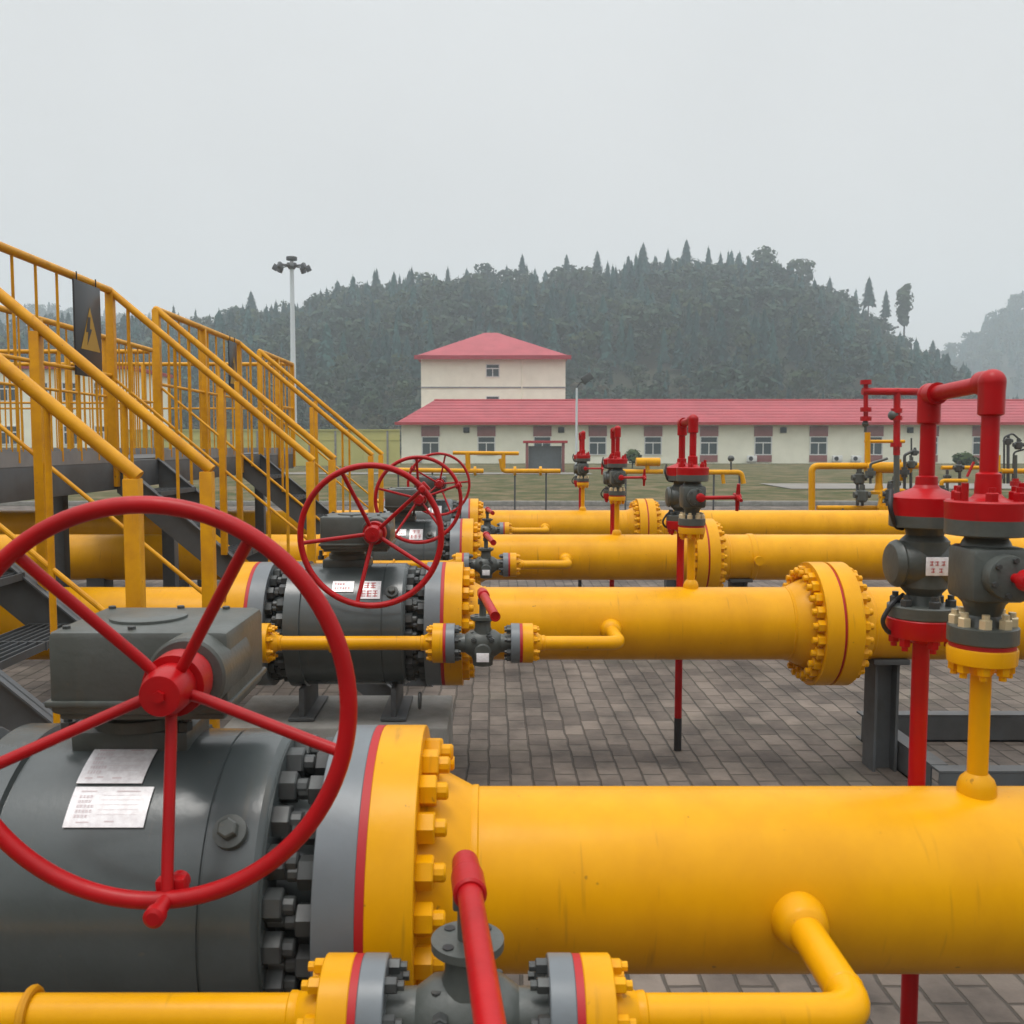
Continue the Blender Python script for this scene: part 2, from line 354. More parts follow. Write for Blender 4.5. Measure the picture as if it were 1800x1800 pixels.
FR = .345; ORD = ['nearest', 'second', 'third', 'farthest']
SEAL = -.26; VC = -.78; SEAL2 = 2 * VC - SEAL

def main_line(i):
    y = PY[i]
    t = thing('gas_pipe', (0, y, PZ), ['fat yellow gas pipe filling the lower right of the view, nearest of the four', 'second yellow gas pipe from the camera, with the big bolted joint over open paving', 'yellow gas pipe third from the camera, bolted joint beside a red vent pole', 'farthest and thinnest-looking of the four yellow gas pipes, in front of the grass'][i], 'gas pipe', 'parallel yellow gas pipes')
    j = 1.875
    xr = [7.5, 9, 9, 11][i]
    MB().lathe((0, 0, 0), (1, 0, 0), [(-.05, PR), (j - .22, PR)], 72).build('pipe', M['yellow'], t)
    MB().lathe((0, 0, 0), (1, 0, 0), [(j + .22, PR), (xr, PR)], 72).build('pipe', M['yellow'], t)
    fl = flange_x(SEAL + .009, SEAL + .106, FR, 1).build('flange', M['yellow'], t); ring_nuts(fl, NUT_Y, SEAL + .106, .285, 20, 1)
    a = flange_x(j - .1, j - .008, FR, -1).build('flange', M['yellow'], t); ring_nuts(a, NUT_Y, j - .1, .29, 24, -1)
    b = flange_x(j + .008, j + .1, FR, 1).build('flange', M['yellow'], t); ring_nuts(b, NUT_Y, j + .1, .29, 24, 1)
    MB().lathe((0, 0, 0), (1, 0, 0), [(j - .008, FR - .012), (j + .008, FR - .012)], 64).build('gasket', M['red_gasket'], t)
    if i == 2:
        MB().lathe((0, 0, 0), (1, 0, 0), [(2.28, PR + .001), (2.29, PR + .008), (2.33, PR + .008), (2.34, PR + .001)], 48).build('weld_band', M['yellow'], t)
        MB().cyl((2.32, -PR + .01, .0), (2.32, -PR - .07, 0), .022).cyl((2.32, -PR - .045, 0), (2.32, -PR - .082, 0), .04).build('nozzle', M['yellow'], t)
    if i >= 1:
        s_ = thing('pipe_support', (0, y, 0), ['', 'dark steel support post under the second pipe, standing on a low frame', 'dark steel support post holding up the third pipe', 'dark steel support post holding up the farthest pipe'][i], 'pipe support', 'pipe support posts')
        MB().box((2.27, 0, .31), (.015, .15, .62)).box((2.21, 0, .31), (.11, .012, .62)).box((2.15, 0, .31), (.015, .15, .62)).build('post', M['dsteel'], s_)
        MB().box((2.21, 0, .635), (.2, .26, .03), .004).build('saddle', M['dsteel'], s_)
    # pipe on the far side of the ball valve
    t2 = thing('gas_pipe', (SEAL2, y, PZ), ['yellow gas pipe joined to the left of the nearest ball valve', 'yellow gas pipe running left from the second ball valve, behind the handrail posts', 'shaded yellow gas pipe running left from the third ball valve under the walkway', 'yellow gas pipe running left from the farthest ball valve under the walkway'][i], 'gas pipe', 'yellow pipes left of the valves')
    f2 = flange_x(-.106, -.009, FR, -1).build('flange', M['yellow'], t2); ring_nuts(f2, NUT_Y, -.106, .285, 20, -1)
    MB().lathe((0, 0, 0), (1, 0, 0), [(-9, PR), (-.22, PR)], 64).build('pipe', M['yellow'], t2)
    MB().box((-2.2, 0, -.5), (.16, .2, .66), .004).build('support', M['dsteel'], t2)

CB = MB().lathe((0, 0, 0), (0, 0, 1), [(0, .009), (.007, .009), (.008, .006)], 6).mesh('cover_bolt', M['nut'])
BB = MB().lathe((0, 0, 0), (0, 1, 0), [(0, .006), (.01, .006)], 6).mesh('bonnet_bolt', M['nut'])
def ball_valve(i):
    y = PY[i]
    t = thing('ball_valve', (VC, y, PZ), ['large dark grey ball valve at the lower left with two bright nameplates, nearest the camera', 'dark grey ball valve second from the camera, standing on a concrete block', 'dark grey ball valve behind the second red handwheel, third from the camera', 'farthest dark grey ball valve, mostly hidden behind the red handwheels'][i], 'ball valve', 'grey ball valves with red handwheels')
    h = .52; s0 = h
    b = MB(); BR = .337
    b.lathe((0, 0, 0), (1, 0, 0), [(-.405, .205), (-.40, .215), (-.335, .225), (-.325, .33), (-.318, BR + .012), (-.235, BR + .012), (-.230, BR), (.198, BR), (.200, BR - .004), (.203, BR - .004), (.205, BR + .001), (.305, BR + .001), (.318, BR - .012), (.325, .33), (.33, .225), (.40, .215), (.45, .205)], 80)
    body = b.build('body', M['grey'], t)
    ring_nuts(body, NUT_G, .325, .292, 22, 1, off=.1); ring_nuts(body, NUT_G, -.325, .292, 22, -1, off=.1)
    for sg in (1, -1):
        e = flange_x(min(sg * (h - .009), sg * (h - .095)), max(sg * (h - .009), sg * (h - .095)), FR, 0).build('end_flange', M['lgrey'], t)
        ring_nuts(e, NUT_G, sg * (h - .095), .285, 20, -sg)
        MB().lathe((0, 0, 0), (1, 0, 0), [(sg * h - .009, FR - .0006), (sg * h + .009, FR - .0006)], 64).build('gasket', M['red_gasket'], t)
        # long studs between flange and body
        sb = MB()
        for k in range(20):
            a = 2 * math.pi * (k + .5) / 20; sb.cyl((sg * .33, .285 * math.cos(a), .285 * math.sin(a)), (sg * (h - .09), .285 * math.cos(a), .285 * math.sin(a)), .015, 8)
        sb.build('studs', M['nut'], t)
    # body plug near the flange
    p0 = Vector((.252, -.258, .212)); d = Vector((0, -.77, .63)).normalized()
    MB().lathe(p0, d, [(0, .034), (.022, .034), (.024, .024)], 20).lathe(p0 + d * .024, d, [(0, .021), (.02, .021), (.023, .017)], 6).build('plug', M['cast'], t)
    # stem neck and gearbox
    MB().box((-.02, 0, .345), (.26, .17, .05), .01).lathe((-.02, 0, .37), (0, 0, 1), [(0, .105), (.025, .105), (.027, .095), (.06, .095)], 32).build('neck', M['cast'], t)
    gx = -.923 - VC; gx1 = -.545 - VC; gb = MB()
    gb.box(((gx + gx1) / 2, -.045, .527), (gx1 - gx, .30, .18), .016)
    gb.box(((gx + gx1) / 2 + .0, -.045, .44), (gx1 - gx - .03, .27, .03), .006)
    gb.box(((gx + gx1) / 2, -.045, .463), (gx1 - gx + .012, .312, .014), .004)
    gb.lathe((gx + .16, -.045, .615), (0, 0, 1), [(0, .083), (.008, .083), (.01, .079), (.011, .03)], 36)
    gb.lathe((.165, -.255, .535), (0, 1, 0), [(0, .074), (.004, .08), (.20, .082)], 40)
    gb.lathe((.165, -.262, .535), (0, 1, 0), [(0, .05), (.01, .05)], 30)
    gear = gb.build('gearbox', M['cast'], t)
    for bx_, by in ((gx + .03, -.165), (gx + .03, .075), (gx + .19, .08), (gx + .3, .07), (gx + .31, -.12), (gx + .17, -.172)):
        inst(CB, 'cover_bolt', gear, (bx_, by, .616))
    for k, bx in enumerate((-.16, .1)): MB().lathe((bx, -.07, .37), (0, 0, 1), [(0, .017), (.02, .017), (.02, .01), (.05, .01)], 6).build('neck_bolt', M['nut'], t)
    # handwheel
    hx, hy, hz = -.611 - VC, -.477, .54
    Rw = .358; rim_pts = []
    for k in range(96):
        a = 2 * math.pi * k / 96; rim_pts.append((hx + Rw * math.cos(a), hy, hz + Rw * math.sin(a)))
    wheel = MB().tube(rim_pts, .0158, 16, cyclic=True).build('handwheel', M['red'], t)
    a0 = [58, 42, 20, 5][i]
    for k in range(5):
        a = R(a0 + 72 * k); c, s2 = math.cos(a), math.sin(a)
        MB().tube([(hx + .03 * c, hy + .115, hz + .03 * s2), (hx + .075 * c, hy + .105, hz + .075 * s2), (hx + .30 * c, hy + .022, hz + .30 * s2), (hx + Rw * c, hy + .004, hz + Rw * s2)], .0110, 12).build('spoke', M['red'], wheel)
    MB().lathe((hx, hy + .06, hz), (0, 1, 0), [(0, .028), (.001, .038), (.006, .040), (.028, .046), (.075, .046), (.08, .04)], 32).lathe((hx, hy + .052, hz), (0, 1, 0), [(0, .012), (.012, .012)], 6).lathe((hx, hy + .135, hz), (0, 1, 0), [(0, .06), (.05, .062), (.09, .05)], 28).build('hub', M['red'], wheel)
    ah = R([274, 42, 20, 149][i]); c, s2 = math.cos(ah), math.sin(ah); px_, pz_ = hx + Rw * c, hz + Rw * s2
    MB().lathe((px_ - .0 * c, hy - .07, pz_), (0, 1, 0), [(0, .012), (.004, .0185), (.02, .019), (.024, .014), (.09, .014), (.12, .019), (.15, .019)], 18).box((px_, hy + .035, pz_), (.055, .03, .055), .006, Matrix.Rotation(-ah, 4, 'Y')).build('handle', M['red'], wheel)
    # nameplates bent round the barrel
    def plate(x0, x1, a0_, a1_, marks, shear=0):
        rr = BR + .003; n = 8; b = MB(); vs_ = []; 
        for rr_ in (rr, rr + .002):
            for k in range(n + 1):
                a = R(a0_ + (a1_ - a0_) * k / n)
                for x in (x0, x1): vs_.append((x, -rr_ * math.cos(a), rr_ * math.sin(a)))
        fs = []
        o2 = 2 * (n + 1)
        for k in range(n):
            q = 2 * k; fs += [(q, q + 1, q + 3, q + 2), (o2 + q, o2 + q + 2, o2 + q + 3, o2 + q + 1), (q, q + 2, o2 + q + 2, o2 + q), (q + 1, o2 + q + 1, o2 + q + 3, q + 3)]
        fs += [(0, o2, o2 + 1, 1), (2 * n, 2 * n + 1, o2 + 2 * n + 1, o2 + 2 * n)]
        b.add(vs_, fs); pl = b.build('nameplate', M['plate'], t)
        mk = MB()
        for (u0, v0, uw, vh) in marks:
            xa = x0 + (x1 - x0) * u0; xb = x0 + (x1 - x0) * (u0 + uw); A0 = R(a0_ + (a1_ - a0_) * v0); A1 = R(a0_ + (a1_ - a0_) * (v0 + vh)); q = rr + .0026
            mk.add([(xa, -q * math.cos(A0), q * math.sin(A0)), (xb, -q * math.cos(A0), q * math.sin(A0)), (xb, -q * math.cos(A1), q * math.sin(A1)), (xa, -q * math.cos(A1), q * math.sin(A1))], [(0, 1, 2, 3)])
        mk.build('engraving', M['ink'] if i == 0 else M['rink'], pl, smooth=False)
    rr_ = random.Random(i)
    def glyphs(u, v, n, gw, gh):
        out = []
        for q in range(n):
            x = u + q * gw * 1.25
            out += [(x, v + gh * f_, gw, gh * .13) for f_ in (0.05, rr_.uniform(.35, .5), .85)] + [(x + gw * rr_.uniform(.05, .7), v, gw * .14, gh) for _ in range(2)]
        return out
    if i == 0:
        def P1(px, py):  # where the sight line through a pixel meets the barrel
            best = None
            for k in range(400):
                Y = 1.6 + k * .0015; q = at(px, py, Y); e = math.hypot(Y - y, q.z - PZ) - BR
                if e < 0: return q.x - VC, math.degrees(math.atan2(q.z - PZ, y - Y))
            return None
        xa, A1 = P1(205, 1316); xb, A0 = P1(205, 1380); xc, B1 = P1(192, 1386); xd, B0 = P1(192, 1456)
        l1, _ = P1(150, 1348); l2, _ = P1(263, 1348); k1, _ = P1(122, 1420); k2, _ = P1(262, 1420)
        mk1 = [(.1, .1, .12, .03), (.28, .12, .1, .03), (.52, .1, .14, .03), (.1, .84, .25, .04), (.6, .84, .2, .04)] + sum([glyphs(.10, .22 + .12 * q, 4 + rr_.randrange(3), .035, .07) + [(.38, .29 + .12 * q, .5, .006)] for q in range(5)], [])
        mk2 = [(.15, .1, .16, .03), (.5, .12, .12, .03), (.1, .86, .2, .03), (.55, .86, .3, .03)] + sum([glyphs(.10, .22 + .12 * q, 4 + rr_.randrange(3), .035, .07) + [(.38, .29 + .12 * q, .5, .006)] for q in range(5)], [])
        plate(l1, l2, A0, A1, mk1); plate(k1, k2, B0, B1, mk2)
    else:
        plate(-.07, .045, 40, 52, glyphs(.1, .2, 6, .10, .22) + glyphs(.1, .58, 4, .10, .22))
        plate(.075, .19, 33, 52, glyphs(.10, .1, 3, .22, .34) + glyphs(.22, .56, 2, .24, .34))
    # feet and lifting eye
    for sx in (-.25, .25):
        MB().box((sx, 0, -.40), (.03, .42, .16), .004).box((sx, 0, -.485), (.14, .46, .018), .003).build('foot', M['dsteel'], t)
    MB().tube([(.40 + .0 * k, -.30 + .03 * math.cos(a), -.36 + .04 * math.sin(a)) for k, a in enumerate([2 * math.pi * q / 16 for q in range(16)])], .009, 8, cyclic=True).build('lifting_eye', M['nut'], t)
    blk = MB().box((VC - .05, y, .165), (1.2, .66, .33), .012).build('concrete_block', M['concrete'])
    tag(blk, ['grey concrete block under the nearest ball valve', 'grey concrete block under the second ball valve, edge seen above the nearest valve', 'grey concrete block under the third ball valve', 'grey concrete block under the farthest ball valve'][i], 'concrete block', 'concrete valve plinths')

def bypass(i):
    y = PY[i] - .53
    t = thing('bypass_pipe', (0, y, PZ), ['thin yellow bypass pipe along the bottom edge, elbowed into the nearest main pipe', 'thin yellow bypass pipe in front of the second main pipe, ending in an elbow', 'thin yellow bypass pipe in front of the third main pipe', 'smallest-looking thin yellow bypass pipe, in front of the farthest main pipe'][i], 'bypass pipe', 'thin yellow bypass pipes')
    r = .0355; sL, sR, ex = -.234, .152, .65
    MB().tube([(sR + .06, 0, 0), (ex, 0, 0), (ex, .36, 0)], r, 24, bend=.065, n=8).build('pipe', M['yellow'], t)
    MB().tube([(sL - .06, 0, 0), (-1.12, 0, 0)], r, 24).build('pipe', M['yellow'], t)
    MB().tube([(-1.19, 0, 0), (-1.9, 0, 0), (-1.9, .36, 0)], r, 24, bend=.065, n=8).build('pipe', M['yellow'], t)
    MB().lathe((ex, .22, 0), (0, 1, 0), [(.055, r), (.062, .046), (.070, .052), (.11, .060), (.15, .064)], 28).build('nozzle', M['yellow'], t)
    MB().lathe((ex, .07, 0), (0, 1, 0), [(0, r), (.003, r + .002), (.009, r + .002), (.012, r)], 24).build('weld', M['yellow'], t)
    f = flange_x(sR + .007, sR + .06, .1, 1, hr=.058, pr=r, hub=.045, seg=40, ch=.002).build('flange', M['yellow'], t); ring_nuts(f, NUT_SY, sR + .06, .078, 8, 1)
    f = flange_x(sL - .06, sL - .007, .1, -1, hr=.058, pr=r, hub=.045, seg=40, ch=.002).build('flange', M['yellow'], t); ring_nuts(f, NUT_SY, sL - .06, .078, 8, -1)
    f = flange_x(-1.17, -1.12, .1, 1, hr=.058, pr=r, hub=.045, seg=40, ch=.002).build('flange', M['yellow'], t); ring_nuts(f, NUT_SY, -1.12, .078, 8, 1)
    MB().tube([(-.8 - .012, (r + .006) * math.cos(a), (r + .006) * math.sin(a)) if True else 0 for a in [2 * math.pi * q / 20 for q in range(20)]], .008, 8, cyclic=True).build('clamp', M['yrail'], t)
    v = thing('lever_valve', (-.041, y, PZ), ['grey valve with a long red lever pointing at the camera, at the bottom edge', 'grey lever valve on the second bypass pipe with short red lever and white tag', 'grey lever valve on the third bypass pipe with a small white tag', 'tiny grey lever valve on the farthest bypass pipe'][i], 'lever valve', 'grey valves with red levers')
    for sg in (1, -1):
        x0 = sg * .193; e = flange_x(min(x0 - sg * .007, x0 - sg * .052), max(x0 - sg * .007, x0 - sg * .052), .1, 0, seg=40, ch=.002).build('end_flange', M['lgrey'], v)
        ring_nuts(e, NUT_SG, x0 - sg * .052, .078, 8, -sg)
        MB().lathe((0, 0, 0), (1, 0, 0), [(x0 - .007, .099), (x0 + .007, .099)], 40).build('gasket', M['red_gasket'], v)
    b = MB().lathe((0, 0, 0), (1, 0, 0), [(-.145, .045), (-.09, .047), (-.06, .068), (0, .074), (.06, .068), (.09, .047), (.145, .045)], 32)
    b.lathe((0, 0, -.115), (0, 0, 1), [(0, .03), (.005, .05), (.03, .052), (.05, .060), (.15, .058), (.20, .040), (.225, .040), (.24, .064), (.255, .064), (.256, .03)], 28)
    b.lathe((.0, -.085, -.03), (0, 1, 0), [(0, .036), (.004, .042), (.05, .042)], 24)
    bd = b.build('body', M['cast'], v)
    pn = MB()
    for q in range(4):
        a = R(45 + 90 * q); pn.lathe((.046 * math.cos(a), .046 * math.sin(a), .141), (0, 0, 1), [(0, .010), (.0015, .010)], 12)
    pn.build('bolt_hole', M['black'], bd)
    for q in range(4):
        a = R(30 + 90 * q); inst(NUT_SG, 'nut', bd, (.062 * math.cos(a), .062 * math.sin(a), .03), (0, -math.pi / 2, 0))
    for dx in (-.045, .045): inst(NUT_SG, 'nut', bd, (dx, -.06, .03), (0, 0, -math.pi / 2))
    MB().box((0, -.089, -.055), (.062, .004, .045), .001).build('tag_plate', M['plate'], v)
    MB().cyl((0, 0, .14), (0, 0, .24), .018).box((0, 0, .215), (.05, .05, .03), .004).build('stem', M['cast'], v)
    p0 = Vector((-.006, .06, .252)); p1 = Vector((.06, -.63, .252)); dd = (p1 - p0).normalized()
    MB().cyl(p0 + dd * .06, p1, .0215, 20).cyl(p0 + dd * .06, p0 + dd * .13, .029, 20, ch=.004).cyl(p0, p0 + dd * .06, .024, 20, r2=.026, ch=.005).lathe(p1 - dd * .003, dd, [(0, .023), (.006, .023), (.006, .017), (-.0, .016)], 20).build('lever', M['red'], v)

def vent_set(i):
    y = PY[i]; X = 1.122; dy = .3
    def z_at(py, Y, px=1700): return at(px, py, Y).z - PZ
    Yf = PY[0]; Yr = PY[0] + dy
    zf = lambda p: z_at(p, Yf); zr = lambda p: z_at(p, Yr)
    # first (front) valve and its yellow riser
    t = thing('vent_riser', (X, y, PZ), ['yellow riser pipe welded on top of the nearest main pipe, carrying the front vent valve', 'yellow riser pipe on top of the second main pipe', 'yellow riser pipe on top of the third main pipe', 'orange-yellow riser pipe on top of the farthest main pipe'][i], 'riser pipe', 'yellow vent risers')
    MB().cyl((0, 0, PR - .02), (0, 0, zf(1180)), .0225, 20).build('pipe', M['yellow'], t)
    MB().lathe((0, 0, PR - .04), (0, 0, 1), [(0, .044), (.055, .042), (.072, .036), (.085, .0235)], 28).build('boss', M['yellow'], t)
    f = MB().lathe((0, 0, 0), (0, 0, 1), [(zf(1185), .024), (zf(1166), .04), (zf(1163), .073), (zf(1139), .075), (zf(1136), .073)], 36).build('flange', M['yellow'], t)
    ring_nuts_z(f, NUT_SY, 0, 0, zf(1163), .056, 8, -1)
    v = thing('vent_valve', (X, y, PZ), ['dark grey block-bodied vent valve with a red side handle at the right edge, in front', 'dark grey vent valve over the second pipe, with a red star knob', 'dark grey vent valve over the third pipe', 'small dark grey vent valve over the farthest pipe'][i], 'vent valve', 'grey vent valves on the risers')
    MB().lathe((0, 0, 0), (0, 0, 1), [(zf(1136), .070), (zf(1128), .070)], 32).build('gasket', M['red_gasket'], v)
    e = MB().lathe((0, 0, 0), (0, 0, 1), [(zf(1128), .072), (zf(1126), .075), (zf(1100), .075), (zf(1098), .07)], 36).build('lower_flange', M['cast'], v)
    ring_nuts_z(e, NUT_SB, 0, 0, zf(1098), .058, 8, 1)
    b = MB().lathe((0, 0, 0), (0, 0, 1), [(zf(1098), .050), (zf(1080), .036), (zf(1060), .045), (zf(1052), .055), (zf(962), .055), (zf(952), .05), (zf(945), .045), (zf(938), .05)], 28)
    b.box((.0, -.01, (zf(958) + zf(1052)) / 2), (.128, .125, zf(958) - zf(1052)), .014)
    b.lathe((.003, -.105, zf(1005)), (0, 1, 0), [(0, .030), (.004, .047), (.02, .049), (.04, .049)], 28)
    bo = b.build('body', M['cast'], v)
    for q in range(6):
        a = R(60 * q + 20); inst(BB, 'bonnet_bolt', bo, (.003 + .039 * math.cos(a), -.113, zf(1005) + .039 * math.sin(a)))
    MB().tube([(.010, -.10, zf(1005)), (.016, -.15, zf(1005)), (.035 + .19, -.15, zf(1003))], .011, 12, bend=.02).lathe((.016, -.165, zf(1005)), (0, 1, 0), [(0, .012), (.004, .022), (.03, .024)], 20).build('side_arm', M['red'], v)
    k = MB().lathe((.20, -.15, zf(1003)), (1, 0, 0), [(0, .02), (.03, .022)], 16)
    for q in range(4):
        a = R(90 * q + 10); k.cyl((.215, -.15, zf(1003)), (.215, -.15 + .075 * math.cos(a), zf(1003) + .075 * math.sin(a)), .014, 10, r2=.009)
    k.build('star_knob', M['red'], v)
    u = MB().lathe((0, 0, 0), (0, 0, 1), [(zf(940), .084), (zf(938), .088), (zf(912), .088)], 36).build('upper_flange', M['cast'], v)
    # red vent piece: flange, reducer, hoop
    h = thing('vent_hoop', (X, y, PZ), ['thick red pipe hoop joining the two nearest vent valves at the right', 'red pipe hoop above the second pipe, in front of the long building', 'red pipe hoop above the third pipe', 'small red pipe hoop above the farthest pipe, beside the maroon shelter'][i], 'pipe hoop', 'red vent pipe hoops')
    zt = zf(672)
    fl = MB().lathe((0, 0, 0), (0, 0, 1), [(zf(912), .088), (zf(882), .090), (zf(879), .086), (zf(879), .050), (zf(874), .034), (zf(868), .0275), (zf(833), .0265), (zf(830), .0195)], 36).build('flange', M['red'], h)
    ring_nuts_z(fl, NUT_SR, 0, 0, zf(880), .068, 6, 1, off=.15)
    bt = MB()
    for a in (R(200), R(340), R(80)): bt.cyl((.068 * math.cos(a), .068 * math.sin(a), zf(880)), (.068 * math.cos(a), .068 * math.sin(a), zf(848)), .008, 10)
    bt.build('stud', M['red'], fl)
    MB().tube([(0, 0, zf(840)), (0, 0, zt), (0, dy, zt - .012), (0, dy, zr(866))], .0192, 20, bend=.045, n=8).build('pipe', M['red'], h)
    MB().lathe((0, 0, zt - .075), (0, 0, 1), [(0, .022), (.004, .028), (.05, .028), (.075, .029)], 24).sphere((0, 0, zt), .0295).cyl((0, .0, zt), (0, .045, zt), .028, 20).build('elbow', M['red'], h)
    MB().lathe((0, dy, zt - .087), (0, 0, 1), [(0, .022), (.004, .028), (.05, .028), (.075, .029)], 24).sphere((0, dy, zt - .012), .0295).cyl((0, dy, zt - .012), (0, dy - .045, zt - .011), .028, 20).build('elbow', M['red'], h)
    f2 = MB().lathe((0, dy, 0), (0, 0, 1), [(zr(905), .088), (zr(874), .09), (zr(872), .086), (zr(858), .034), (zr(852), .0275), (zr(838), .0265), (zr(836), .0195)], 36).build('flange', M['red'], h)
    # rear valve
    rv = thing('plug_valve', (X, y + dy, PZ), ['dark grey plug valve with a white plate, behind the nearest vent valve', 'dark grey plug valve behind the vent valve of the second pipe', 'dark grey plug valve behind the vent valve of the third pipe', 'tiny dark grey plug valve behind the vent valve of the farthest pipe'][i], 'plug valve', 'grey plug valves on the red poles')
    b = MB().lathe((0, 0, 0), (0, 0, 1), [(zr(926), .084), (zr(924), .088), (zr(905), .088)], 36)
    b.lathe((0, 0, 0), (0, 0, 1), [(zr(1062), .045), (zr(1045), .040), (zr(1030), .06), (zr(950), .06), (zr(940), .045), (zr(926), .05)], 28)
    b.lathe((0, 0, zr(990)), (1, 0, 0), [(-.090, .03), (-.087, .050), (-.080, .058), (-.07, .062), (-.062, .055), (-.04, .062), (.05, .064), (.06, .03)], 30)
    b.lathe((0, 0, 0), (0, 0, 1), [(zr(1084), .084), (zr(1082), .086), (zr(1064), .086), (zr(1062), .082)], 36)
    b.build('body', M['cast'], rv)
    pz = zr(990); MB().box((.006, -.066, pz), (.062, .004, .047), .001).build('plate', M['plate'], rv)
    mk = MB()
    for gx_, gz_ in ((-.018, .008), (-.004, .008), (.012, .008), (-.014, -.01), (.006, -.01)): mk.box((.006 + gx_, -.0686, pz + gz_ + .004), (.009, .001, .0016)).box((.006 + gx_, -.0686, pz + gz_ - .004), (.009, .001, .0016)).box((.006 + gx_ + .001, -.0689, pz + gz_), (.0016, .001, .011))
    mk.build('plate_print', M['rink'], rv, smooth=False)
    ring_nuts_z(rv, NUT_SG, 0, 0, zr(1064), .066, 6, 1); 
    MB().tube([(-.05, .02, zr(930)), (-.085, -.02, zr(925)), (-.105, -.03, zr(890)), (-.09, .0, zr(862))], .006, 8, bend=.03).build('cable', M['black'], rv)
    MB().tube([(-.05, 0, zr(1045)), (-.09, -.02, zr(1060)), (-.115, -.02, zr(1090)), (-.09, -.01, zr(1112)), (-.05, 0, zr(1110))], .006, 8, bend=.03).build('cable', M['black'], rv)
    # red pole to the ground
    p = thing('vent_pole', (X, y + dy, 0), ['red pole behind the nearest main pipe, running from the plug valve to the paving', 'slim red pole with a black foot standing on the paving behind the second pipe', 'slim red pole behind the third pipe', 'slim red pole behind the farthest pipe'][i], 'pole', 'red vent poles')
    fl = MB().lathe((0, 0, PZ), (0, 0, 1), [(zr(1130), .0215), (zr(1120), .05), (zr(1117), .084), (zr(1112), .087), (zr(1086), .087), (zr(1084), .084)], 36).build('flange', M['red'], p)
    ring_nuts_z(fl, NUT_SR, 0, 0, PZ + zr(1118), .066, 6, -1)
    MB().cyl((0, 0, .20), (0, 0, PZ + zr(1122)), .0215, 20).build('pipe', M['red'], p)
    MB().cyl((0, 0, 0), (0, 0, .20), .0225, 20).build('foot', M['black'], p)

for i in range(4): main_line(i); ball_valve(i); bypass(i); vent_set(i)

# low steel frame at the right
t = thing('equipment_skid', (2.29, 4.75, 0), 'low dark steel channel frame lying on the paving at the right', 'equipment skid')
def channel(mb, p, d, h=.17, w_=.09):
    a = Vector(p); b = a + Vector(d)
    c = (a + b) / 2; L_ = (b - a).length
    if abs(d[0]) > abs(d[1]): mb.box((c.x, c.y, c.z + h - .006), (L_, w_, .012)).box((c.x, c.y - w_ / 2 + .004, c.z + h / 2 - .007), (L_, .008, h - .014)).box((c.x, c.y - .0, c.z + .006), (L_, w_, .012))
    else: mb.box((c.x, c.y, c.z + h - .006), (w_, L_, .012)).box((c.x - w_ / 2 + .004, c.y, c.z + h / 2 - .007), (.008, L_, h - .014)).box((c.x, c.y, c.z + .006), (w_, L_, .012))
for nm, p, d in (('beam', (0, -.02, .0), (4, 0, 0)), ('beam', (0, .98, .0), (4, 0, 0)), ('cross_beam', (.045, .03, .002), (0, .9, 0)), ('cross_beam', (1.6, .03, .002), (0, .9, 0))):
    b = MB(); channel(b, p, d); b.build(nm, M['dsteel'], t)
MB().box((2, -.22, .03), (3.8, .22, .06), .006).build('foot_plate', M['dsteel'], t)

# ------------------------------------------------------------ walkway and stairs
XE = -2.49; XL = -3.62; DZ = 1.735; RZ = at(200, 510, 6.2).z; SL = .845; XEND = -1.175
SY = [(3.13, 3.95), (6.22, 7.07), (9.35, 10.2)]; PS, PE = -.2, 11.85
w_ = thing('walkway', (0, 0, 0), 'raised steel crossover walkway with yellow guard rails at the left', 'walkway')
MB().box(((XE + XL) / 2, (PS + PE) / 2, DZ - .02), (XE - XL - .1, PE - PS, .04)).box((-6.4, (10.25 + PE) / 2, DZ - .02), (5.6, PE - 10.25, .04)).build('deck', M['dsteel'], w_)
b = MB().box((XE - .03, (PS + PE) / 2, DZ - .105), (.06, PE - PS, .19), .004).box((XL + .03, (PS + 10.2) / 2, DZ - .105), (.06, 10.2 - PS, .19), .004)
b.box((-5.8, PE + .03, DZ - .105), (6.6, .06, .19), .004).box((-6.4, 10.22, DZ - .105), (5.5, .06, .19), .004).build('edge_beam', M['dsteel'], w_)
for cy in (.5, 4.4, 7.6, 10.6):
    for cx in (XE - .12, XL + .12): MB().box((cx, cy, (DZ - .2) / 2), (.1, .1, DZ - .2), .004).build('column', M['dsteel'], w_)
def vposts(parent, mb, pts, zb, zt, w2): pass
